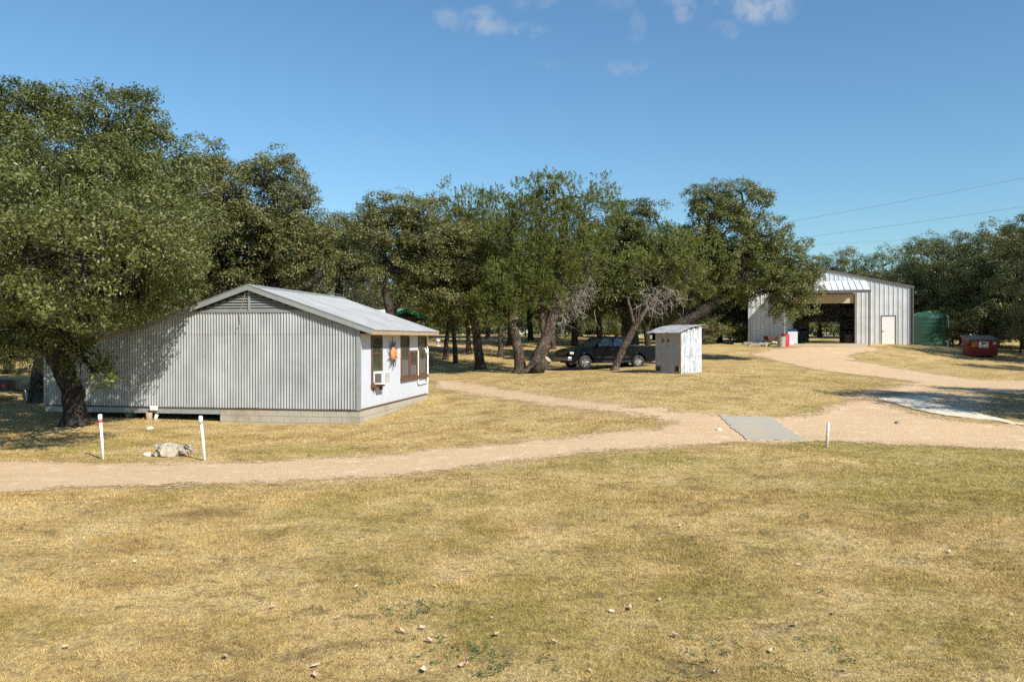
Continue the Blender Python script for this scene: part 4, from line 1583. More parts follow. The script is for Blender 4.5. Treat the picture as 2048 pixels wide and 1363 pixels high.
for s in (-1, 1):
    side_pane("side_window", [(-.72, 1.22), (-1.62, 1.22), (-1.62, 1.64), (-1.24, 1.645), (-1.12, 1.59)], s, M_carglass)
    side_pane("side_window", [(-1.72, 1.22), (-2.36, 1.22), (-2.28, 1.60), (-1.72, 1.65)], s, M_carglass)
    y = s * (TW + .003)
    y2 = s * (TW - .004)
    # door with its seam and handle
    dr = MB().box(-1.7, -.62, min(y, y2), max(y, y2), .50, 1.10).build("door", M_car, truck)
    MB().box(-1.62, -1.46, min(y, y + s * .03), max(y, y + s * .03), 1.0, 1.04).build("handle", M_plastic, dr)
    MB().box(-2.42, -1.72, min(y, y2), max(y, y2), .50, 1.10).build("door", M_car, truck)
    MB().box(-2.62, -.52, min(y, y + s * .018), max(y, y + s * .018), .60, .66).build("side_moulding", M_chrome if False else M_plastic, truck)
    MB().box(-2.6, -.55, min(y2 - s * .1, y + s * .04), max(y2 - s * .1, y + s * .04), .37, .42).build("running_board", M_plastic, truck)
    m_ = MB().box(-.78, -.68, min(s * (TW - .02), s * (TW + .2)), max(s * (TW - .02), s * (TW + .2)), 1.2, 1.38).build("mirror", M_plastic, truck, bevel=.03)
    # wheels
    for cx in (0, -WBASE):
        cy = s * (TW - .13)
        w = MB().lathe([(.22, -.12), (.33, -.125), (.365, -.09), (.37, -.04), (.37, .04), (.365, .09), (.33, .125), (.22, .12)], 28, (cx, cy, WR), 'y').build("wheel", M_black, truck, True)
        rim = MB().lathe([(.225, s * .10), (.21, s * .115), (.19, s * .06), (0, s * .05)] if s > 0 else [(.225, -.10), (.21, -.115), (.19, -.06), (0, -.05)], 24, (cx, cy, WR), 'y').build("rim", M_chrome, w)
        for kk in range(6):
            a = 2 * math.pi * kk / 6
            c, q = math.cos(a), math.sin(a)
            MB().tube([(cx + .04 * c, cy + s * .09, WR + .04 * q), (cx + .2 * c, cy + s * .105, WR + .2 * q)], [.035, .028], 6).build("spoke", M_chrome, w)
        MB().tube([(cx, cy + s * .06, WR), (cx, cy + s * .125, WR)], .055, 10).build("hub", M_chrome, w)
        # flared arch lip
        lip = arch(cx, .485, .46, 14)
        MB().tube([(a, s * (TW + .005), b) for a, b in lip], .022, 6).build("arch_lip", M_car, truck, True)
    # lamps
    MB().box(.68, .925, min(s * .62, s * (TW + .004)), max(s * .62, s * (TW + .004)), .78, .93).build("headlight", M_amber, truck, bevel=.03)
    MB().box(-4.435, -4.36, min(s * .74, s * (TW + .004)), max(s * .74, s * (TW + .004)), .78, 1.08).build("tail_light", plain("red_lamp", (.30, .03, .02), .3), truck, bevel=.015)
# windscreen and back light
def cross_pane(name, a, b, off):
    (xa, za), (xb, zb_) = a, b
    ya, yb = cab_y(za, -.05), cab_y(zb_, -.05)
    d = Vector((zb_ - za, 0, -(xb - xa))).normalized() * off
    v = [(xa + d.x, -ya, za + d.z), (xa + d.x, ya, za + d.z), (xb + d.x, yb, zb_ + d.z), (xb + d.x, -yb, zb_ + d.z)]
    return link_mesh(name, raw(name, v, [(0, 1, 2, 3)]), M_carglass, truck)


cross_pane("windscreen", (-.50, 1.20), (-1.02, 1.62), .012)
cross_pane("rear_window", (-2.49, 1.22), (-2.40, 1.58), -.012)
# grille, bumpers, bed rails, plates
MB().box(.93, .972, -.55, .55, .72, .94).build("grille", M_plastic, truck, bevel=.01)
for i in range(4):
    MB().box(.97, .982, -.52, .52, .745 + i * .05, .765 + i * .05).build("grille_bar", M_bumper, truck)
MB().box(.80, 1.04, -TW - .02, TW + .02, .46, .66).build("front_bumper", M_bumper, truck, bevel=.05)
MB().box(-4.56, -4.40, -TW + .02, TW - .02, .46, .64).build("rear_bumper", M_chrome, truck, bevel=.03)
MB().box(-4.405, -2.55, -TW + .01, -TW + .13, 1.215, 1.25).box(-4.405, -2.55, TW - .13, TW - .01, 1.215, 1.25).box(-4.425, -4.33, -TW + .13, TW - .13, 1.215, 1.25).build("bed_rail", M_plastic, truck, bevel=.012)
MB().box(-4.30, -2.56, -TW + .14, TW - .14, 1.214, 1.228).build("bed_cover", M_plastic, truck)
MB().tube([(.7, -.7, 1.02), (.72, -.7, 1.14)], .012, 6).build("hood_ornament", M_plastic, truck)
MB().box(-4.1, .7, -TW + .15, TW - .15, .30, .5).build("chassis", M_plastic, truck)

# ------------------------------------------------------------------ trees
def bark_mat(name, a, b, patch=None):
    m, N = new_mat(name)
    p = N.n('ShaderNodeTexCoord').outputs['Object']
    q = N.n('ShaderNodeMapping', {'Vector': p, 'Scale': (7.0, 7.0, 1.6)}).outputs[0]
    n1 = N.noise(q, 2.0, 6, .7)
    wv = N.n('ShaderNodeVectorMath', {0: N.noise(q, 1.1, 4, .6, 1), 3: 1.6}, operation='SCALE').outputs[0]
    v = N.n('ShaderNodeTexVoronoi', {'Vector': N.vmath('ADD', q, wv).outputs[0], 'Scale': 1.9, 'Randomness': 1.0}, feature='DISTANCE_TO_EDGE').outputs[0]
    n2 = N.noise(p, 1.5, 4, .6)
    h = N.math('MULTIPLY', N.sstep(v, 0.0, .25), n1)
    c = N.ramp(h, [(0.1, a), (0.55, b)])
    if patch:
        c = N.mix(N.math('MULTIPLY', N.sstep(n2, .5, .7), .6), c, patch)
    finish(N, c, .95, 0, h, 1.0, .05, .1)
    return m


M_bark = bark_mat("oak_bark", (.030, .025, .021), (.105, .088, .072), (.15, .135, .115))
M_jbark = bark_mat("juniper_bark", (.05, .037, .028), (.19, .145, .11), (.26, .21, .165))
M_dead = plain("dead_twig_grey", (.30, .265, .23), .9, 0, .35, 4)


def leaf_mat(name, c_dark, c_light, c_odd, rough=.42, trans=.18):
    m, N = new_mat(name)
    at_ = N.n('ShaderNodeAttribute', None, attribute_name='tone')
    t = at_.outputs['Fac']
    oi = N.n('ShaderNodeObjectInfo').outputs['Random']
    c = N.ramp(t, [(0.0, c_dark), (.78, c_light), (.93, c_light), (.97, c_odd), (1.0, c_odd)])
    c = N.mix(1.0, c, N.ramp(oi, [(0.0, (.86, .88, .84)), (1.0, (1.12, 1.10, 1.06))]), 'MULTIPLY')
    p = N.n('ShaderNodeBsdfPrincipled', {'Base Color': c, 'Roughness': rough, 'Specular IOR Level': .5})
    tl = N.n('ShaderNodeBsdfTranslucent', {'Color': N.mix(1.0, c, (1.25, 1.35, .6), 'MULTIPLY')})
    mx = N.n('ShaderNodeMixShader', {0: trans, 1: p.outputs[0], 2: tl.outputs[0]})
    N.n('ShaderNodeOutputMaterial', {'Surface': mx.outputs[0]})
    return m


M_oak = leaf_mat("live_oak_leaf", (.058, .070, .018), (.165, .180, .056), (.24, .18, .08), .42, .27)
M_oak2 = leaf_mat("olive_oak_leaf", (.068, .073, .024), (.185, .186, .068), (.25, .19, .085), .42, .27)
M_jun = leaf_mat("juniper_leaf", (.050, .068, .013), (.18, .205, .038), (.21, .17, .06), .6, .28)
M_yel = leaf_mat("yellow_green_leaf", (.075, .085, .018), (.19, .19, .045), (.22, .17, .05), .5, .22)

rng = np.random.RandomState(7)


def unit(v):
    return v / np.maximum(np.linalg.norm(v, axis=-1, keepdims=True), 1e-9)


def leaves_mesh(name, centers, outward, n_per, spread, size, kind, rs, droop=0.0):
    """clusters of rhombic, folded leaves; one tone value per leaf"""
    nc = len(centers)
    idx = np.repeat(np.arange(nc), n_per)
    N_ = len(idx)
    if kind == 'oak':
        off = unit(rs.normal(size=(N_, 3))) * (rs.uniform(0, 1, (N_, 1)) ** .5) * spread * 1.6 * np.array([1, 1, .7])
        c = centers[idx] + off
        nrm = unit(rs.normal(size=(N_, 3)) * .6 + outward[idx] * .7 + np.array([0, 0, .5]))
        ax = unit(np.cross(nrm, rs.normal(size=(N_, 3))))
        L = size * rs.uniform(.65, 1.35, (N_, 1))
        Wd = L * rs.uniform(.40, .58, (N_, 1))
    else:
        # sprays that point up and out
        dirc = unit(outward * .8 + np.array([0, 0, .75]) + rs.normal(size=(nc, 3)) * .35)
        t = rs.uniform(0, 1, (N_, 1)) ** .8
        off = dirc[idx] * t * spread * 2.6 + unit(rs.normal(size=(N_, 3))) * spread * .9 * (1.08 - t)
        c = centers[idx] + off
        ax = unit(dirc[idx] + rs.normal(size=(N_, 3)) * .5)
        nrm = unit(np.cross(ax, rs.normal(size=(N_, 3))))
        L = size * rs.uniform(.7, 1.5, (N_, 1))
        Wd = L * rs.uniform(.2, .34, (N_, 1))
    side = np.cross(nrm, ax)
    fold = nrm * Wd * .25
    v = np.empty((N_, 4, 3))
    v[:, 0] = c - ax * L * .5
    v[:, 1] = c + side * Wd * .5 + fold + ax * L * .05
    v[:, 2] = c + ax * L * .5
    v[:, 3] = c - side * Wd * .5 + fold + ax * L * .05
    base = (np.arange(N_) * 4)[:, None]
    f = np.concatenate([base + np.array([0, 1, 2]), base + np.array([0, 2, 3])], 0)
    me = np_mesh(name, v.reshape(-1, 3), f, 3)
    bid = idx // 12
    tone_c = rs.uniform(0, 1, nc // 12 + 1)[bid] * .38 + rs.uniform(0, 1, nc)[idx] * .17 + rs.uniform(0, 1, N_) * .45
    a = me.attributes.new('tone', 'FLOAT', 'POINT')
    a.data.foreach_set('value', np.repeat(tone_c, 4).astype(np.float32))
    return me


def crown_points(lobes, dens, rs, rb, shell=.5, under=.35, kind='oak'):
    """leaf-tuft centres: lobes carry boughs on their skin, boughs carry tufts on theirs"""
    C, O, Lk = [], [], []
    NT_ = 12
    for li, (x, y, z, rx, ry, rzz) in enumerate(lobes):
        area = 4 * math.pi * ((rx * ry) ** 1.6 / 3 + (rx * rzz) ** 1.6 / 3 + (ry * rzz) ** 1.6 / 3) ** (1 / 1.6)
        n = max(5, int(area * dens / (NT_ * 16)))
        d = unit(rs.normal(size=(n, 3)))
        keep = (d[:, 2] > -under) | (rs.uniform(size=n) < .45)
        d = d[keep]
        n = len(d)
        r = shell + (1 - shell) * rs.uniform(0, 1, n) ** .55
        bc = np.stack([x + d[:, 0] * rx * r, y + d[:, 1] * ry * r, z + d[:, 2] * rzz * r], -1)
        br_ = rb * rs.uniform(.55, 1.35, n)
        sd = unit(rs.normal(size=(n, NT_, 3)) + d[:, None, :] * .55 + np.array([0, 0, .35]))
        if kind == 'jun':
            bc[:, 2] += rs.uniform(-.2, .45, n) * rb
        rr = rs.uniform(.45, 1.0, (n, NT_, 1)) ** .6
        sc = np.array([1, 1, .72]) if kind == 'oak' else np.array([.8, .8, 1.15])
        p = bc[:, None, :] + sd * rr * br_[:, None, None] * sc
        C.append(p.reshape(-1, 3))
        O.append(sd.reshape(-1, 3))
        Lk.append(np.full(n * NT_, li))
    return np.concatenate(C), np.concatenate(O), np.concatenate(Lk)


def curve_pts(a, b, bend, n, rs, wig=.06):
    a, b = np.array(a, float), np.array(b, float)
    L = np.linalg.norm(b - a)
    mid = (a + b) / 2 + np.array(bend) * L
    out = []
    for i in range(n + 1):
        t = i / n
        p = (1 - t) ** 2 * a + 2 * t * (1 - t) * mid + t * t * b
        if 0 < i < n:
            p = p + rs.normal(size=3) * wig * L / n
        out.append(tuple(p))
    return out


def build_tree(name, base, trunk_paths, lobes, kind, label, rs_seed, leaf=M_oak, bark=None, per_m2=3.2, n_per=34, spread=.26, size=.13,
               group=None, shell=.55, cat="tree", twigs=90, under=.35, dead=None, df=3.2, sf=.80, ls=1.08):
    """base: world point; trunk_paths: list of (points, radii) in world space; lobes in world space"""
    rs = np.random.RandomState(rs_seed)
    base = Vector(base)
    e = empty(name, base)
    tag(e, label, cat, group)
    bark = bark or (M_bark if kind == 'oak' else M_jbark)
    bb = np.array(base)
    t = MB()
    tops = []
    for k, (pts, rads) in enumerate(trunk_paths):
        # smooth the given line
        P = [np.array(p) - bb for p in pts]
        fine_p, fine_r = [], []
        m_ = len(P)
        for i in range(m_ - 1):
            p0, p1, p2, p3 = P[max(i - 1, 0)], P[i], P[i + 1], P[min(i + 2, m_ - 1)]
            for s in range(5):
                u = s / 5
                q = .5 * ((2 * p1) + (-p0 + p2) * u + (2 * p0 - 5 * p1 + 4 * p2 - p3) * u * u + (-p0 + 3 * p1 - 3 * p2 + p3) * u ** 3)
                fine_p.append(tuple(q + rs.normal(size=3) * .012))
                fine_r.append(rads[i] + (rads[i + 1] - rads[i]) * u)
        fine_p.append(tuple(P[-1]))
        fine_r.append(rads[-1])
        if k == 0:
            fine_r[0] *= 1.45
            fine_r[1] *= 1.2
            if len(fine_r) > 2:
                fine_r[2] *= 1.07
        t.tube(fine_p, fine_r, 14, .10, rs_seed + k)
        tops.append((P[-1], rads[-1]))
    tr = t.build("trunk", bark, e, True)
    L = [(x - bb[0], y - bb[1], z - bb[2], a * ls, b * ls, c * ls) for (x, y, z, a, b, c) in lobes]
    C, O, Lk = crown_points(L, per_m2 * n_per * df, rs, spread * 2.2, shell, under, kind)
    br = MB()
    for li, lb in enumerate(L):
        tgt = np.array(lb[:3])
        # nearest fork
        dist = [np.linalg.norm(tgt - tp[0]) + (0 if tp[0][2] < tgt[2] + .5 else 1.0) for tp in tops]
        tp = tops[int(np.argmin(dist))]
        pts = curve_pts(tp[0], tgt, (0, 0, .12 if kind == 'oak' else -.05), 6, rs, .35)
        r0 = max(.035, min(tp[1] * .75, .05 * np.linalg.norm(tgt - tp[0]) + .03))
        rad = [r0 * (1 - .72 * i / 6) for i in range(7)]
        br.tube(pts, rad, 8, .12, li)
        ids = np.nonzero(Lk == li)[0]
        if len(ids) == 0:
            continue
        m_ = min(len(ids), max(4, twigs // max(1, len(L))))
        for q in ids[::12]:
            s = np.array(pts[rs.randint(3, 7)])
            pp = curve_pts(s, C[q], (0, 0, .1), 3, rs, .3)  # one limb for every bough
            br.tube(pp, [.028, .02, .014, .006], 5, 0, 0, False)
    br.build("branches", bark, e, True)
    me = leaves_mesh("crown", C, O, 16, spread * .62, size * sf, kind, rs)
    link_mesh("crown", me, leaf, e)
    if dead:
        for (c, r, nn) in dead:
            dm_ = MB()
            c = np.array(c) - bb
            for i in range(nn):
                d = unit(rs.normal(size=3) + np.array([.2, 0, -.2]))
                a = c + rs.normal(size=3) * r * .35
                b = a + d * r * rs.uniform(.5, 1.1) + np.array([0, 0, -r * .25])
                dm_.tube(curve_pts(a, b, (0, 0, .15), 3, rs, .4), [.016, .012, .008, .004], 4, 0, 0, False)
            dm_.build("dead_twigs", M_dead, e, True)
    return e


def lob(d, items):
    """lobes written as picture column, row and radii, at a distance d (+ depth offset)"""
    out = []
    for it in items:
        px, py, rx, ry = it[:4]
        dd = d + (it[4] if len(it) > 4 else 0)
        p = at(px, py, dd)
        a, b = rx * dd / F, ry * dd / F
        out.append((p.x, p.y, p.z, a, (a + b) / 2 * 1.05, b))
    return out


def path(d, items):
    pts, rad = [], []
    for it in items:
        dd = d + (it[3] if len(it) > 3 else 0)
        p = at(it[0], it[1], dd)
        pts.append(tuple(p))
        rad.append(it[2] * dd / F)
    return pts, rad


def grounded(px, d, pth):
    """put the first point of the path a little under the ground"""
    b = spot(px, d)
    pts, rad = pth
    pts[0] = (b.x, b.y, b.z - .12)
    return b, (pts, rad)


# big oak in front of the house, left
b, tp = grounded(150, 24.6, path(24.6, [(150, 840, 24), (148, 800, 21), (136, 760, 20), (118, 725, 19), (100, 690, 16)]))
T1 = lob(24.6, [(70, 590, 130, 95), (190, 545, 130, 100), (305, 545, 95, 62, .6), (110, 440, 170, 120), (-50, 470, 150, 170), (95, 678, 75, 42, -.6), (250, 430, 130, 100, .8), (30, 640, 90, 60, -1.2),
                (180, 640, 55, 40, -1.0), (-90, 640, 90, 90), (160, 340, 140, 80, 1.0), (178, 715, 24, 34, -.5), (50, 520, 120, 85, -5.2), (180, 470, 105, 75, -4.8), (-60, 430, 140, 120, -5.8), (110, 625, 66, 42, -3.6), (-80, 600, 100, 80, -5.5), (300, 480, 60, 50, -3), (20, 690, 50, 30, -2.5), (345, 550, 55, 45, .8), (330, 600, 45, 30, .5), (345, 535, 50, 45, -1.6), (360, 500, 40, 38, -.5), (290, 590, 60, 40, -1.2), (150, 590, 80, 46, -7.4), (215, 490, 85, 58, -8.2), (90, 500, 100, 66, -7.8), (285, 440, 70, 56, -7.2), (196, 745, 18, 22, -.6), (20, 600, 80, 50, -7.5)])
build_tree("oak_tree", b, [tp, path(24.6, [(112, 715, 15), (150, 660, 12, -.2), (220, 600, 9, .2)]), path(24.6, [(112, 712, 15), (60, 660, 12), (10, 600, 9)])], T1, 'oak',
           "big live oak in front of the corrugated wall at the left, thick leaning trunk", 1, M_oak, per_m2=3.6, n_per=44, spread=.25, size=.105, twigs=190, df=1.6, sf=.95, ls=1.04)
# taller oak behind it
b, tp = grounded(78, 32.5, path(32.5, [(78, 800, 18), (82, 740, 16), (95, 660, 14), (110, 560, 11)]))
T1b = lob(32.5, [(40, 260, 120, 78), (215, 245, 105, 62), (-90, 300, 130, 110), (120, 330, 140, 100), (300, 330, 85, 70), (330, 430, 110, 90), (-60, 450, 140, 130), (200, 440, 140, 110), (100, 540, 160, 90), (275, 290, 60, 50), (60, 205, 70, 32)])
build_tree("oak_tree", b, [tp], T1b, 'oak', "tallest oak rising behind the big left oak, its top the highest in the picture", 2, M_oak, per_m2=2.9, n_per=40, spread=.29, size=.14, df=1.6, sf=.9)
# oak left of the picture filling the edge
b, tp = grounded(-60, 36, path(36, [(-60, 790, 16), (-50, 700, 14), (-40, 600, 12)]))
build_tree("oak_tree", b, [tp], lob(36, [(-60, 500, 130, 110), (-20, 620, 110, 60), (60, 640, 80, 50)]), 'oak', "shaded oak at the far left edge behind the dark trailer", 21, M_oak, per_m2=2.0, n_per=34, spread=.32, size=.15)
b, tp = grounded(88, 40, path(40, [(85, 770, 9), (92, 730, 8), (84, 680, 7), (96, 630, 6)]))
build_tree("oak_tree", b, [tp], lob(40, [(90, 600, 90, 50), (20, 640, 60, 36)]), 'oak', "slender pale-trunked oak behind the left end of the house", 22, M_oak2, bark=M_jbark, per_m2=2.2, n_per=34, spread=.3, size=.15)
# oak behind the house, middle left
b, tp = grounded(500, 38.5, path(38.5, [(500, 740, 16), (505, 660, 14), (515, 600, 12), (530, 560, 10)]))
T2 = lob(38.5, [(548, 400, 70, 78), (470, 430, 90, 90), (405, 400, 62, 80), (590, 455, 42, 62), (520, 500, 110, 70), (600, 530, 58, 45), (420, 520, 100, 70), (545, 565, 70, 38), (410, 330, 34, 44), (340, 480, 80, 80), (450, 590, 70, 40), (640, 480, 30, 34)])
build_tree("oak_tree", b, [tp, path(38.5, [(528, 570, 9), (580, 585, 8, -.6), (612, 572, 7, -.9), (640, 548, 5, -1)])], T2, 'oak', "round-topped oak behind the house roof, left of its ridge", 3, M_oak2, per_m2=2.9, n_per=36, spread=.29, size=.145, df=2.6, sf=.82, ls=1.14,
           dead=[(at(330, 365, 34), 1.2, 45), (at(395, 395, 35), .9, 30)])
# thinner oak behind the ridge
b, tp = grounded(668, 50, path(50, [(668, 720, 9), (672, 640, 8), (680, 570, 7)]))
build_tree("oak_tree", b, [tp], lob(50, [(690, 470, 46, 36), (645, 470, 40, 38), (725, 500, 42, 40), (675, 530, 62, 42), (730, 560, 40, 36), (630, 560, 46, 38)]), 'oak', "grey-green oak just right of the round-topped oak behind the house roof", 4, M_oak2, per_m2=2.2, n_per=34, spread=.33, size=.16,
           dead=[(at(700, 590, 46), 1.5, 60), (at(735, 600, 46), 1.2, 45)])
# forked oak beside the cabin
b, tp = grounded(790, 43.5, path(43.5, [(792, 720, 11), (786, 660, 10), (778, 610, 9), (768, 570, 8), (762, 540, 7)]))
T4 = lob(43.5, [(790, 425, 52, 32), (845, 440, 56, 40), (770, 480, 56, 46), (850, 500, 66, 52), (905, 490, 46, 46), (935, 520, 36, 44), (800, 545, 60, 40), (890, 560, 56, 38), (760, 430, 26, 22), (930, 560, 34, 30), (860, 600, 46, 26), (905, 606, 36, 24)])
build_tree("oak_tree", b, [tp, path(43.5, [(782, 628, 7), (800, 600, 6), (830, 575, 5)])], T4, 'oak', "forked oak whose trunk rises beside the green-trimmed cabin", 5, M_oak2, per_m2=2.6, n_per=34, spread=.29, size=.15)
# junipers
b, tp = grounded(962, 45, path(45, [(962, 722, 10), (955, 690, 9), (950, 650, 8), (938, 600, 7), (930, 550, 5)]))
J1 = lob(45, [(900, 430, 26, 40), (945, 430, 30, 46), (985, 440, 36, 46), (925, 480, 50, 46), (985, 510, 56, 52), (935, 545, 60, 46), (900, 580, 46, 34), (985, 575, 46, 34), (950, 615, 44, 24), (900, 622, 32, 20), (985, 615, 30, 22)])
build_tree("juniper_tree", b, [tp], J1, 'jun', "juniper with a leaning dark trunk left of the pale broken trunk", 6, M_jun, per_m2=2.9, n_per=46, spread=.24, size=.15, df=2.3, ls=1.0)
# big leaning juniper
b, tp = grounded(1062, 41.0, path(41.0, [(1060, 748, 17), (1078, 715, 14), (1095, 670, 12), (1108, 620, 10.5), (1122, 540, 8), (1130, 460, 6), (1128, 400, 4)]))
J2 = lob(41.2, [(1092, 388, 36, 24), (1150, 395, 44, 24), (1208, 396, 30, 22), (1045, 430, 46, 34), (1015, 470, 50, 44), (1100, 445, 72, 36), (1180, 450, 56, 42), (1120, 500, 84, 44), (1050, 520, 60, 40), (1180, 520, 56, 44), (1130, 560, 50, 34), (1060, 400, 26, 20)])
j2 = build_tree("juniper_tree", b, [tp, path(41.0, [(1108, 625, 7), (1090, 610, 5, -.3), (1066, 606, 4, -.5)]), path(41.0, [(1095, 700, 8), (1085, 640, 6), (1088, 590, 4)])], J2, 'jun', "largest juniper with a thick shaggy trunk leaning right, left of the pickup", 7, M_jun,
                per_m2=2.9, n_per=46, spread=.24, size=.15, df=2.2, ls=1.0, dead=[(at(1150, 600, 41), .95, 90), (at(1165, 570, 41.3), .9, 80), (at(1125, 640, 40.8), .55, 26)])
# stub of a cut limb at its foot, with a pale sawn end
bj = j2.location
sp0, sp1 = at(1072, 745, 40.4) - bj, at(1096, 718, 40.0) - bj
MB().tube([tuple(sp0), tuple((sp0 + sp1) / 2), tuple(sp1)], [.36, .26, .21], 14, .12, 3).build("cut_stub", M_jbark, j2, True)
dd_ = (sp1 - sp0).normalized()
MB().tube([tuple(sp1 - dd_ * .01), tuple(sp1 + dd_ * .012)], .185, 14, .05, 5).build("sawn_end", plain("sawn_wood", (.36, .28, .20), .8, 0, .2, 12), j2)
rn = random.Random(8)
for k in range(7):
    a = rn.uniform(-2.6, -.4)
    s = Vector((0, 0, .25))
    q1 = Vector((math.cos(a) * .55, math.sin(a) * .4, .1))
    q2 = Vector((math.cos(a) * rn.uniform(.8, 1.2), math.sin(a) * .6, -.08))
    MB().tube([tuple(s), tuple(q1), tuple(q2)], [.16, .09, .03], 8, .12, k).build("root", M_jbark, j2, True)
# second stem, top snapped and bare
b, tp = grounded(1040, 41.6, path(41.6, [(1042, 745, 12), (1038, 710, 10.5), (1030, 670, 9), (1024, 635, 8), (1024, 612, 6)]))
J3 = lob(40.6, [(1000, 595, 40, 30), (1040, 575, 54, 28), (1085, 590, 30, 26), (984, 620, 28, 20), (1060, 560, 34, 18), (1020, 625, 30, 18), (965, 600, 24, 22), (985, 642, 26, 14), (1038, 606, 36, 22), (1000, 560, 40, 22)])
j3 = build_tree("juniper_tree", b, [tp], J3, 'jun', "low bright green juniper with a pale broken trunk beside the big leaning juniper", 8, M_jun, per_m2=3.6, n_per=46, spread=.2, size=.14, df=2.2, ls=1.0)
q = at(1024, 618, 41.55) - j3.location
MB().tube([tuple(q + Vector((.12, 0, -.55))), tuple(q + Vector((.06, -.01, -.25))), tuple(q), tuple(q + Vector((-.02, 0, .1)))], [.25, .22, .16, .06], 12, .15, 4).build("bare_wood", plain("bare_pale_wood", (.40, .33, .26), .85, 0, .3, 8), j3, True)
# oak behind the pickup
b, tp = grounded(1262, 47.5, path(47.5, [(1262, 725, 15), (1264, 680, 13), (1256, 640, 12), (1236, 610, 11), (1208, 585, 9)]))
O5 = lob(47.5, [(1258, 432, 46, 26), (1308, 430, 20, 18), (1232, 480, 64, 46), (1290, 490, 66, 42), (1215, 545, 66, 46), (1300, 550, 76, 46), (1180, 575, 36, 34), (1250, 590, 70, 34), (1330, 600, 60, 34), (1365, 545, 44, 40), (1190, 615, 36, 20), (1310, 625, 40, 18), (1225, 620, 30, 16)])
build_tree("oak_tree", b, [tp, path(47.5, [(1262, 655, 8), (1290, 620, 7), (1320, 585, 5)])], O5, 'oak', "oak with a curved dark trunk behind the pickup cab", 9, M_oak, per_m2=2.6, n_per=34, spread=.3, size=.155)
# small leaning tree in front of the pickup
b, tp = grounded(1228, 40.6, path(40.6, [(1226, 742, 8), (1240, 710, 7.5), (1258, 675, 7), (1278, 640, 6), (1296, 612, 4.5), (1318, 580, 3)]))
build_tree("juniper_tree", b, [tp, path(40.6, [(1270, 655, 4), (1262, 625, 3.5), (1256, 595, 2.5)]), path(40.6, [(1290, 622, 4), (1320, 606, 3), (1350, 585, 2)])],
           lob(40.6, [(1330, 545, 60, 34), (1280, 545, 44, 32), (1375, 560, 44, 34), (1345, 500, 50, 30), (1390, 520, 40, 26)]), 'jun', "thin juniper leaning right across the side of the pickup", 10, M_jun, per_m2=2.4, n_per=36, spread=.24, size=.14, df=2.4, ls=1.0,
           dead=[(at(1300, 600, 40.6), 1.0, 70), (at(1340, 590, 40.8), .9, 50)])
# spreading oak in front of the barn
b, tp = grounded(1335, 45.5, path(45.5, [(1332, 715, 15), (1345, 665, 14), (1380, 635, 12), (1430, 605, 10), (1475, 570, 8), (1500, 530, 6)]))
O6 = lob(45.5, [(1430, 415, 42, 36), (1485, 410, 44, 34), (1400, 400, 24, 20), (1470, 380, 24, 14), (1440, 470, 60, 44), (1525, 470, 46, 34), (1390, 500, 50, 40), (1480, 530, 76, 46), (1565, 515, 50, 34), (1600, 545, 34, 30), (1560, 575, 54, 32), (1605, 590, 32, 30, -.4), (1520, 590, 36, 28), (1590, 625, 26, 14, -.4), (1420, 560, 50, 36), (1545, 615, 26, 16), (1375, 575, 40, 32)])
build_tree("oak_tree", b, [tp, path(45.5, [(1372, 640, 8), (1385, 590, 7), (1405, 530, 5)]), path(45.5, [(1470, 575, 6), (1520, 570, 5, -.3), (1570, 580, 4, -.6)])], O6, 'oak', "wide oak with a limb leaning right, its foliage hanging over the barn front", 11, M_oak, per_m2=2.9, n_per=32, spread=.25, size=.14, twigs=150, df=3.4, ls=1.16)


# ------------------------------------------------------------------ trees farther back: a few kinds, copied
def proto(kind, seed, low=False, leaf=None):
    rs = np.random.RandomState(seed)
    if kind == 'oak':
        lean = rs.uniform(-.5, .5)
        tp = ([(0, 0, -.15), (lean * .3, .1, 1.0), (lean, .2, 2.3), (lean * 1.2, .1, 3.6)], [.27, .22, .19, .14])
        t2 = ([(lean * .8, .15, 1.9), (lean - .9, -.3, 3.0), (lean - 1.6, -.4, 4.0)], [.15, .12, .08])
        lobes = []
        z0 = 2.2 if low else 3.6
        for i in range(9):
            a = i * 2.4 + rs.uniform(-.4, .4)
            r = rs.uniform(.6, 2.4)
            lobes.append((r * math.cos(a), r * math.sin(a), rs.uniform(z0, 7.2), rs.uniform(1.1, 1.8), rs.uniform(1.1, 1.8), rs.uniform(.8, 1.3)))
        lobes.append((.2, 0, 7.8, 1.2, 1.2, .9))
        if low:
            for i in range(5):
                a = i * 1.3 + rs.uniform(-.4, .4)
                lobes.append((2.1 * math.cos(a), 2.1 * math.sin(a), rs.uniform(1.0, 2.2), 1.3, 1.3, .9))
        return build_tree("oak_tree", (0, 0, 0), [tp, t2], lobes, 'oak', "x", seed, leaf or M_oak, per_m2=1.9, n_per=30, spread=.36, size=.18, twigs=60, df=2.4, sf=.78, ls=1.1)
    tp = ([(0, 0, -.15), (.15, .05, 1.5), (.35, .1, 3.2), (.3, 0, 5.4), (.2, 0, 7.0)], [.19, .16, .13, .09, .04])
    lobes = []
    for i in range(10):
        a = i * 2.4
        z = 3.2 + i * .5
        r = (1.4 - .1 * i) * rs.uniform(.5, 1)
        lobes.append((.3 + r * math.cos(a), r * math.sin(a), z, 1.5 - .09 * i, 1.5 - .09 * i, .85))
    return build_tree("juniper_tree", (0, 0, 0), [tp], lobes, 'jun', "x", seed, M_jun, per_m2=1.9, n_per=36, spread=.34, size=.2, twigs=50, df=2.4, sf=.8, ls=1.1)


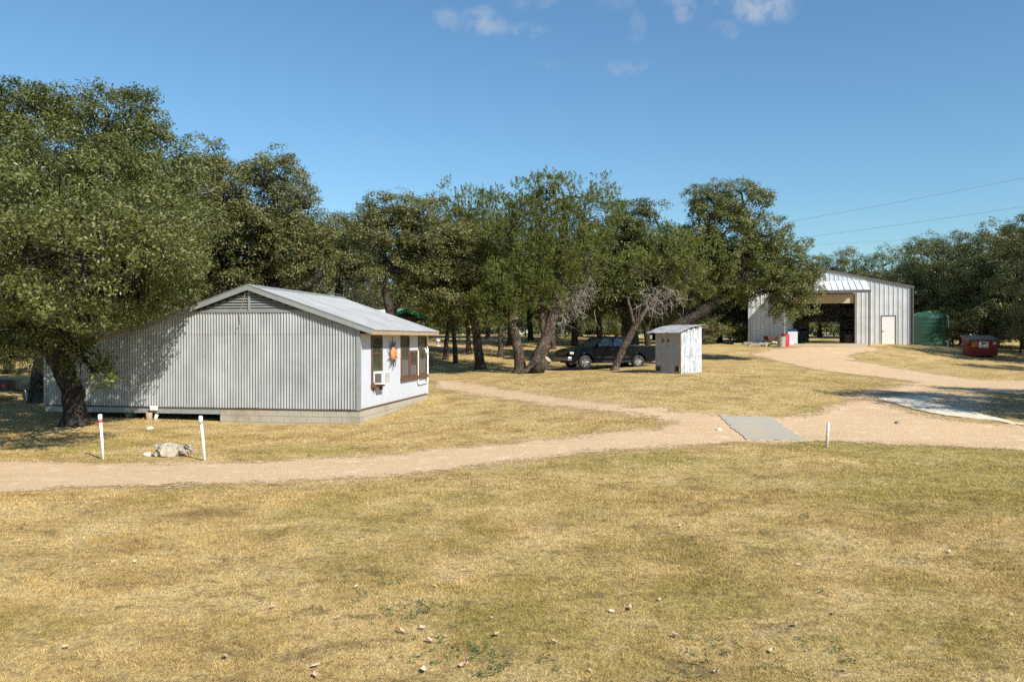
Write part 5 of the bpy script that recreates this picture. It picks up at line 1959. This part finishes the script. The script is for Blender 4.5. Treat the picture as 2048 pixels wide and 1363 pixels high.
def copy_tree(src, loc, rot, sc, label, group):
    c = src.copy()
    col.objects.link(c)
    c.location = loc
    c.rotation_euler = (0, 0, rot)
    c.scale = (sc, sc, sc)
    c["label"] = label
    c["group"] = group
    for ch in list(src.children):
        d = ch.copy()
        col.objects.link(d)
        d.parent = c
    return c


protos = {}
PK = {'A': ('oak', 101, False, None), 'B': ('oak', 102, True, M_oak), 'C': ('oak', 103, True, M_oak2), 'J': ('jun', 104, False, None)}
BACK = [
    # slim trees behind the house corner, trunks showing
    (890, 51, .92, 'J', 0.3, "juniper with a straight dark trunk nearest the house eave corner"),
    (912, 49, .85, 'J', 2.1, "second juniper trunk right of the house eave corner, paler at its foot"),
    (938, 54, .95, 'J', 4.0, "juniper with a crooked thin trunk between the two eave-corner junipers and the leaning one"),
    (1001, 52, 1.0, 'J', 1.1, "dark juniper trunk directly behind the pale broken trunk"),
    (1018, 60, 1.0, 'J', 5.2, "thin far juniper between the two trunks of the leaning pair"),
    (1150, 60, 1.0, 'A', 0.5, "grey oak standing behind the pickup hood"),
    (1200, 64, 1.05, 'A', 2.5, "far oak with a pale slanting limb above the pickup hood"),
    (1297, 55, .9, 'A', 1.7, "oak trunk between the pickup bed and the pump shed"),
    (1062, 66, 1.0, 'A', 2.2, "far oak added for shade just right of the big leaning juniper trunk, behind it"),  # this and the next six trees are added to shade the understory
    (1108, 57, .95, 'J', 3.1, "dark juniper added for shade between the leaning juniper and the pickup hood"),
    (1345, 62, .95, 'A', .3, "oak added for shade just above the left side of the pump shed roof"),
    (1246, 60, 1.0, 'J', 4.6, "dark juniper added for shade behind the rear pickup window"),
    (975, 68, 1.05, 'J', .9, "far juniper added for shade in the clearing between the dark leaning trunk and the broken one"),
    (850, 62, 1.0, 'J', 2.8, "far juniper added for shade right of the cabin's green eave"),
    (1405, 61, .95, 'A', 5.3, "oak added for shade just right of the pump shed roof corner"),
    # far wood
    (700, 62, 1.05, 'C', .9, "oak behind the left end of the cabin roof"),
    (560, 66, 1.1, 'B', 2.2, "far oak behind the house ridge"),
    (420, 58, 1.1, 'C', 3.6, "far oak behind the louvred gable"),
    (300, 55, 1.15, 'B', 5.0, "far oak behind the low left roof of the house"),
    (180, 60, 1.2, 'C', 1.4, "far oak seen in the gap behind the big left trunk"),
    (40, 58, 1.1, 'B', 0.2, "far dark oak behind the trailer"),
    (-120, 55, 1.1, 'C', 2.9, "far oak past the left edge behind the trailer"),
    (800, 76, 1.1, 'B', 4.4, "far oak behind the green-trimmed cabin"),
    (880, 84, 1.1, 'C', 1.0, "far oak at the back of the sunny clearing, left side"),
    (950, 86, 1.1, 'B', 2.0, "far oak at the back of the sunny clearing, middle"),
    (1020, 84, 1.05, 'C', 3.3, "far oak at the back of the sunny clearing, right side"),
    (1090, 80, 1.1, 'B', 5.5, "far dark oak behind the leaning juniper trunk"),
    (1160, 78, 1.1, 'C', .4, "far oak behind the pickup windscreen"),
    (1235, 80, 1.1, 'B', 1.6, "far dark oak behind the pickup cab"),
    (1310, 78, 1.05, 'C', 2.7, "far pale oak above the pump shed roof"),
    (1385, 74, 1.0, 'C', 4.1, "far pale oak right of the pump shed roof"),
    (1440, 70, .95, 'B', 5.8, "dark low oak left of the barn wall"),
    (1490, 68, .85, 'B', 3.0, "dark low oak against the left corner of the barn"),
    (1480, 82, 1.0, 'C', 2.2, "far oak behind the dark oaks left of the barn"),
    # behind and right of the barn
    (1560, 88, 1.0, 'C', .7, "far oak behind the left half of the barn roof"),
    (1640, 92, 1.08, 'A', 1.9, "thin-topped far oak above the barn ridge"),
    (1705, 90, 1.12, 'C', 3.9, "far oak above the right slope of the barn roof"),
    (1775, 88, 1.12, 'B', 5.0, "far oak above the barn's right eave"),
    (1852, 74, 1.12, 'B', 1.2, "dark oak behind the green water tank"),
    (1925, 70, 1.1, 'C', 2.6, "dark oak between the water tank and the dumpster"),
    (1990, 66, 1.14, 'B', 4.7, "tall dark oak behind the dumpster"),
    (2052, 61, 1.15, 'C', 5.9, "dark oak at the right edge behind the dumpster"),
    (1640, 100, 1.0, 'B', 3.1, "oak seen through the open rear of the barn"),
    (2010, 84, 1.3, 'C', 1.0, "far oak topping the trees at the right edge"),
    (1900, 86, 1.2, 'B', 2.0, "far oak topping the trees right of the water tank"),
    (2120, 63, 1.3, 'B', 3.0, "oak just past the right edge behind the dumpster"),
]
# trees past the right edge of the picture whose shade falls into it
OFF = [(18.8, 20.4, 1.0, 'C', .6, "oak past the right edge shading the concrete ribbon"), (24.2, 21.6, 1.05, 'C', 2.2, "second oak past the right edge shading the gravel"),
       (35.2, 48.6, 1.1, 'B', 3.9, "oak past the right edge shading the dumpster"), (37.4, 54.6, 1.0, 'C', 1.2, "dark oak at the right edge whose shade falls on the water tank"),
       (33.6, 38.5, .95, 'C', 4.4, "oak past the right edge shading the grass before the dumpster")]
seen = {}
for (px, d, sc, k, rot, lb) in BACK:
    p = spot(px, d)
    OFFp = (p.x, p.y, p.z, sc, k, rot, lb)
    seen.setdefault('l', []).append(OFFp)
for (x, y, sc, k, rot, lb) in OFF:
    seen['l'].append((x, y, gz(x, y), sc, k, rot, lb))
for (x, y, z, sc, k, rot, lb) in seen['l']:
    grp = "junipers behind the house" if k == 'J' else "oaks of the surrounding wood"
    if k not in protos:
        t = proto(*PK[k])
        protos[k] = t
        t.location = (x, y, z)
        t.rotation_euler = (0, 0, rot)
        t.scale = (sc, sc, sc)
        t["label"] = lb
        t["group"] = grp
    else:
        copy_tree(protos[k], (x, y, z), rot, sc, lb, grp)

# the wood that closes the view, a long way off: one mass
wr = np.random.RandomState(909)
nw = 4200
wa = np.radians(wr.uniform(-58, 58, nw))
wd_ = wr.uniform(104, 122, nw)
wx, wy = wd_ * np.sin(wa), wd_ * np.cos(wa)
wtop = 6.5 + 2.0 * np.sin(wa * 37) + 1.4 * np.sin(wa * 91 + 1.0) + 1.0 * np.sin(wa * 160)
wz = ground_np(wx, wy) + wr.uniform(0.0, 1.0, nw) ** 1.3 * wtop
WC = np.stack([wx, wy, wz], -1)
wo = unit(np.stack([-wx, -wy, np.full(nw, 40.0)], -1))
me = leaves_mesh("far_wood", WC, wo, 20, .75, .6, 'oak', wr)
tag(link_mesh("far_wood", me, M_oak), "dark line of far woodland closing the view behind the clearing", "wood", kind="stuff")

# bushes
def bush(px, d, w, h, leaf, label, seed):
    b = spot(px, d)
    L = []
    rs = np.random.RandomState(seed)
    for i in range(5):
        L.append((b.x + rs.uniform(-.5, .5) * w, b.y + rs.uniform(-.4, .4) * w, b.z + rs.uniform(.3, .8) * h, w * .42, w * .42, h * .32))
    build_tree("bush", b, [([(b.x, b.y, b.z - .1), (b.x + .05, b.y, b.z + h * .3), (b.x, b.y, b.z + h * .5)], [.06, .05, .03])], L, 'oak', label, seed, leaf, per_m2=2.2, n_per=30, spread=.26, size=.14, cat="bush", twigs=20, df=1.6, sf=.85)


bush(1885, 63.5, 2.2, 3.4, M_yel, "yellow-green bush rising behind the water tank", 61)
bush(1905, 62, 2.0, 1.8, M_oak2, "low dark bush between the water tank and the dumpster", 62)
bush(2040, 57, 2.4, 2.0, M_oak, "low dark bush right of the dumpster", 63)
bush(1478, 63.0, 1.8, 1.9, M_yel, "yellowish bush at the left corner of the barn", 64)
bush(1425, 62, 2.4, 2.0, M_oak2, "pale bush right of the pump shed roof", 65)
bush(1360, 66, 2.6, 2.2, M_oak2, "grey-green bush behind the pump shed", 66)
bush(1050, 74, 3.0, 2.2, M_oak, "dark bush at the back of the clearing behind the broken trunk", 67)
bush(1130, 72, 3.0, 2.0, M_oak, "dark bush behind the front of the pickup", 68)
bush(1230, 74, 3.2, 2.0, M_oak, "dark bush behind the pickup cab", 69)
bush(860, 70, 3.0, 2.0, M_yel, "bright green bush beside the cabin", 70)
bush(690, 42, 2.4, 3.6, M_yel, "yellow-green bush above the far end of the house roof", 71)
bush(1960, 64, 3.0, 2.2, M_oak, "dark bush directly behind the dumpster", 72)
bush(10, 46, 3.2, 2.2, M_oak, "dark bush behind the trailer at the left edge", 73)
bush(110, 48, 3.2, 2.4, M_oak, "dark bush left of the house end wall", 74)

# ------------------------------------------------------------------ dry grass
def blade_mat():
    m, N = new_mat("dry_grass_blade")
    pos = N.n('ShaderNodeNewGeometry').outputs['Position']
    c = grass_color(N, pos)
    t = N.n('ShaderNodeAttribute', None, attribute_name='tone').outputs['Fac']
    c = N.mix(1.0, c, N.ramp(t, [(0.0, (.5, .47, .42)), (.5, (1.05, 1.04, 1.0)), (1.0, (1.6, 1.56, 1.45))]), 'MULTIPLY')
    p = N.n('ShaderNodeBsdfPrincipled', {'Base Color': c, 'Roughness': .85, 'Specular IOR Level': .2})
    tl = N.n('ShaderNodeBsdfTranslucent', {'Color': c})
    mx = N.n('ShaderNodeMixShader', {0: .25, 1: p.outputs[0], 2: tl.outputs[0]})
    N.n('ShaderNodeOutputMaterial', {'Surface': mx.outputs[0]})
    return m


M_blade = blade_mat()
rs = np.random.RandomState(77)


def blades(n_tuft, y0, y1, h, wd, per, spread, pw=1.0):
    y = (rs.uniform(y0 ** pw, y1 ** pw, n_tuft)) ** (1 / pw)
    half = y * .68 + 2.0
    x = rs.uniform(-1, 1, n_tuft) * half
    bad = np.zeros(n_tuft, bool)
    for pl in BARE:
        bad |= poly_sd(pl, x, y) > rs.uniform(-.5, .6, n_tuft)
    x, y = x[~bad], y[~bad]
    # thin patches
    f = np.sin(x * 1.1 + 2 * np.sin(y * .6)) * np.sin(y * 1.3 + 1.5 * np.sin(x * .8))
    k = rs.uniform(0, 1, len(x)) < .72 + .35 * f
    x, y = x[k], y[k]
    tl = rs.uniform(.6, 1.4, len(x))
    idx = np.repeat(np.arange(len(x)), per)
    bx = x[idx] + rs.normal(size=len(idx)) * spread
    by = y[idx] + rs.normal(size=len(idx)) * spread
    bz_ = ground_np(bx, by)
    a = rs.uniform(0, 2 * np.pi, len(idx))
    hh = h * tl[idx] * rs.uniform(.4, 1.2, len(idx))
    lean = rs.uniform(.3, 1.5, len(idx)) * hh
    la = rs.uniform(0, 2 * np.pi, len(idx))
    dx, dy = np.cos(a) * wd, np.sin(a) * wd
    v = np.empty((len(idx), 3, 3))
    v[:, 0] = np.stack([bx - dx, by - dy, bz_ - .004], -1)
    v[:, 1] = np.stack([bx + dx, by + dy, bz_ - .004], -1)
    v[:, 2] = np.stack([bx + np.cos(la) * lean, by + np.sin(la) * lean, bz_ + hh], -1)
    tone = np.clip(rs.normal(.5, .22, len(idx)), 0, 1)
    return v, tone


V, T = [], []
for args in ((14500, 4.5, 9.0, .025, .0034, 18, .05), (17500, 8.5, 14.0, .028, .0048, 15, .065), (18500, 13.0, 23.0, .034, .0075, 12, .09), (9000, 22.0, 40.0, .045, .013, 8, .14)):
    v, t = blades(*args, 2.0)
    V.append(v)
    T.append(t)
V = np.concatenate(V)
T = np.concatenate(T)
me = np_mesh("grass", V.reshape(-1, 3), np.arange(len(V) * 3).reshape(-1, 3), 3)
a = me.attributes.new('tone', 'FLOAT', 'POINT')
a.data.foreach_set('value', np.repeat(T, 3).astype(np.float32))
g = link_mesh("grass", me, M_blade)
tag(g, "short dry straw-coloured lawn grass", "grass", kind="stuff")

# green weeds in the lawn
M_weed = leaf_mat("weed_leaf", (.05, .085, .03), (.12, .17, .065), (.14, .18, .07), .6, .2)
wc = []
for (px, py, n_) in [(770, 1168, 3), (790, 1170, 4), (712, 1197, 3), (836, 1206, 5), (856, 1214, 4), (788, 1217, 4), (826, 1228, 6), (846, 1226, 4), (770, 1220, 3), (880, 1290, 5), (870, 1312, 4), (930, 1296, 6), (950, 1310, 6), (975, 1320, 7), (1000, 1340, 6),
                     (690, 1160, 3), (930, 1250, 2), (1440, 1282, 4), (1480, 1300, 5), (1560, 1330, 5), (1640, 1280, 4), (1680, 1310, 5), (1400, 1320, 4), (1660, 1190, 3), (1350, 1345, 4), (980, 1345, 6), (330, 842, 4), (300, 838, 3), (350, 843, 3), (1100, 1335, 4)]:
    q = hit(px, py)
    for i in range(n_):
        x, y = q.x + rs.normal() * .10, q.y + rs.normal() * .10
        wc.append((x, y, gz(x, y) + .018))
wc = np.array(wc)
me = leaves_mesh("weeds", wc, np.tile([0, 0, 1.0], (len(wc), 1)), 12, .03, .026, 'oak', rs)
w = link_mesh("weeds", me, M_weed)
tag(w, "low green weeds scattered in the dry lawn", "weeds", kind="stuff")

# fallen leaves, pale and curled
M_fallen = [plain("dry_leaf_pale", (.52, .42, .29), .8, 0, .2, 20), plain("dry_leaf_pink", (.50, .35, .24), .8, 0, .2, 20)]
lm = []
for s in range(4):
    r_ = np.random.RandomState(200 + s)
    vs, fs = [], []
    n = 7
    for i in range(n + 1):
        t = i / n
        wv = .038 * math.sin(math.pi * min(1, t * .95 + .05)) * (1 + .3 * math.sin(5 * t * math.pi + s))
        zc = .012 + .05 * (t - .4) ** 2 + .008 * r_.uniform()
        for jx in (-1, -.4, .4, 1):
            vs.append(((t - .5) * .12, jx * wv, zc + .028 * abs(jx) ** 2 * (1 if s % 2 else .5) + r_.uniform(-.003, .003)))
    for i in range(n):
        for j in range(3):
            a_ = i * 4 + j
            fs.append((a_, a_ + 4, a_ + 5, a_ + 1))
    m_ = raw("fallen_leaf", vs, fs)
    m_.materials.append(M_fallen[s % 2])
    lm.append(m_)
spots = [(132, 1298), (675, 1240), (712, 1176), (763, 1235), (846, 1260), (802, 1268), (892, 1276), (858, 1286), (783, 1318), (1362, 1054), (1334, 1054), (1592, 1254), (1617, 1304), (1604, 1280), (1546, 1306), (1436, 1348), (1690, 1344), (1937, 1240), (2025, 1232), (1972, 1138),
         (1808, 1262), (1352, 1276), (1224, 1226), (1262, 1220), (1320, 1202), (1940, 1098), (1600, 1132), (1630, 1014), (1572, 915), (1528, 925), (985, 1238), (995, 1274), (870, 1175), (630, 1355), (632, 1336), (930, 1335), (848, 1345), (1788, 1157), (1900, 1106), (1415, 1300), (1460, 1240), (1670, 1230), (1760, 1308), (1110, 1290), (1180, 1345), (450, 1320), (270, 1125), (545, 1218)]
for i, (px, py) in enumerate(spots):
    q = hit(px, py)
    o = bpy.data.objects.new("fallen_leaf", lm[i % 4])
    col.objects.link(o)
    o.location = (q.x, q.y, q.z + .012)
    o.rotation_euler = (rs.uniform(-.4, .4), rs.uniform(-.4, .4), rs.uniform(0, 6.28))
    sc = rs.uniform(.3, .72)
    o.scale = (sc, sc, sc)
    tag(o, "pale curled dry leaf lying on the foreground lawn", "leaf", "fallen leaves on the lawn")
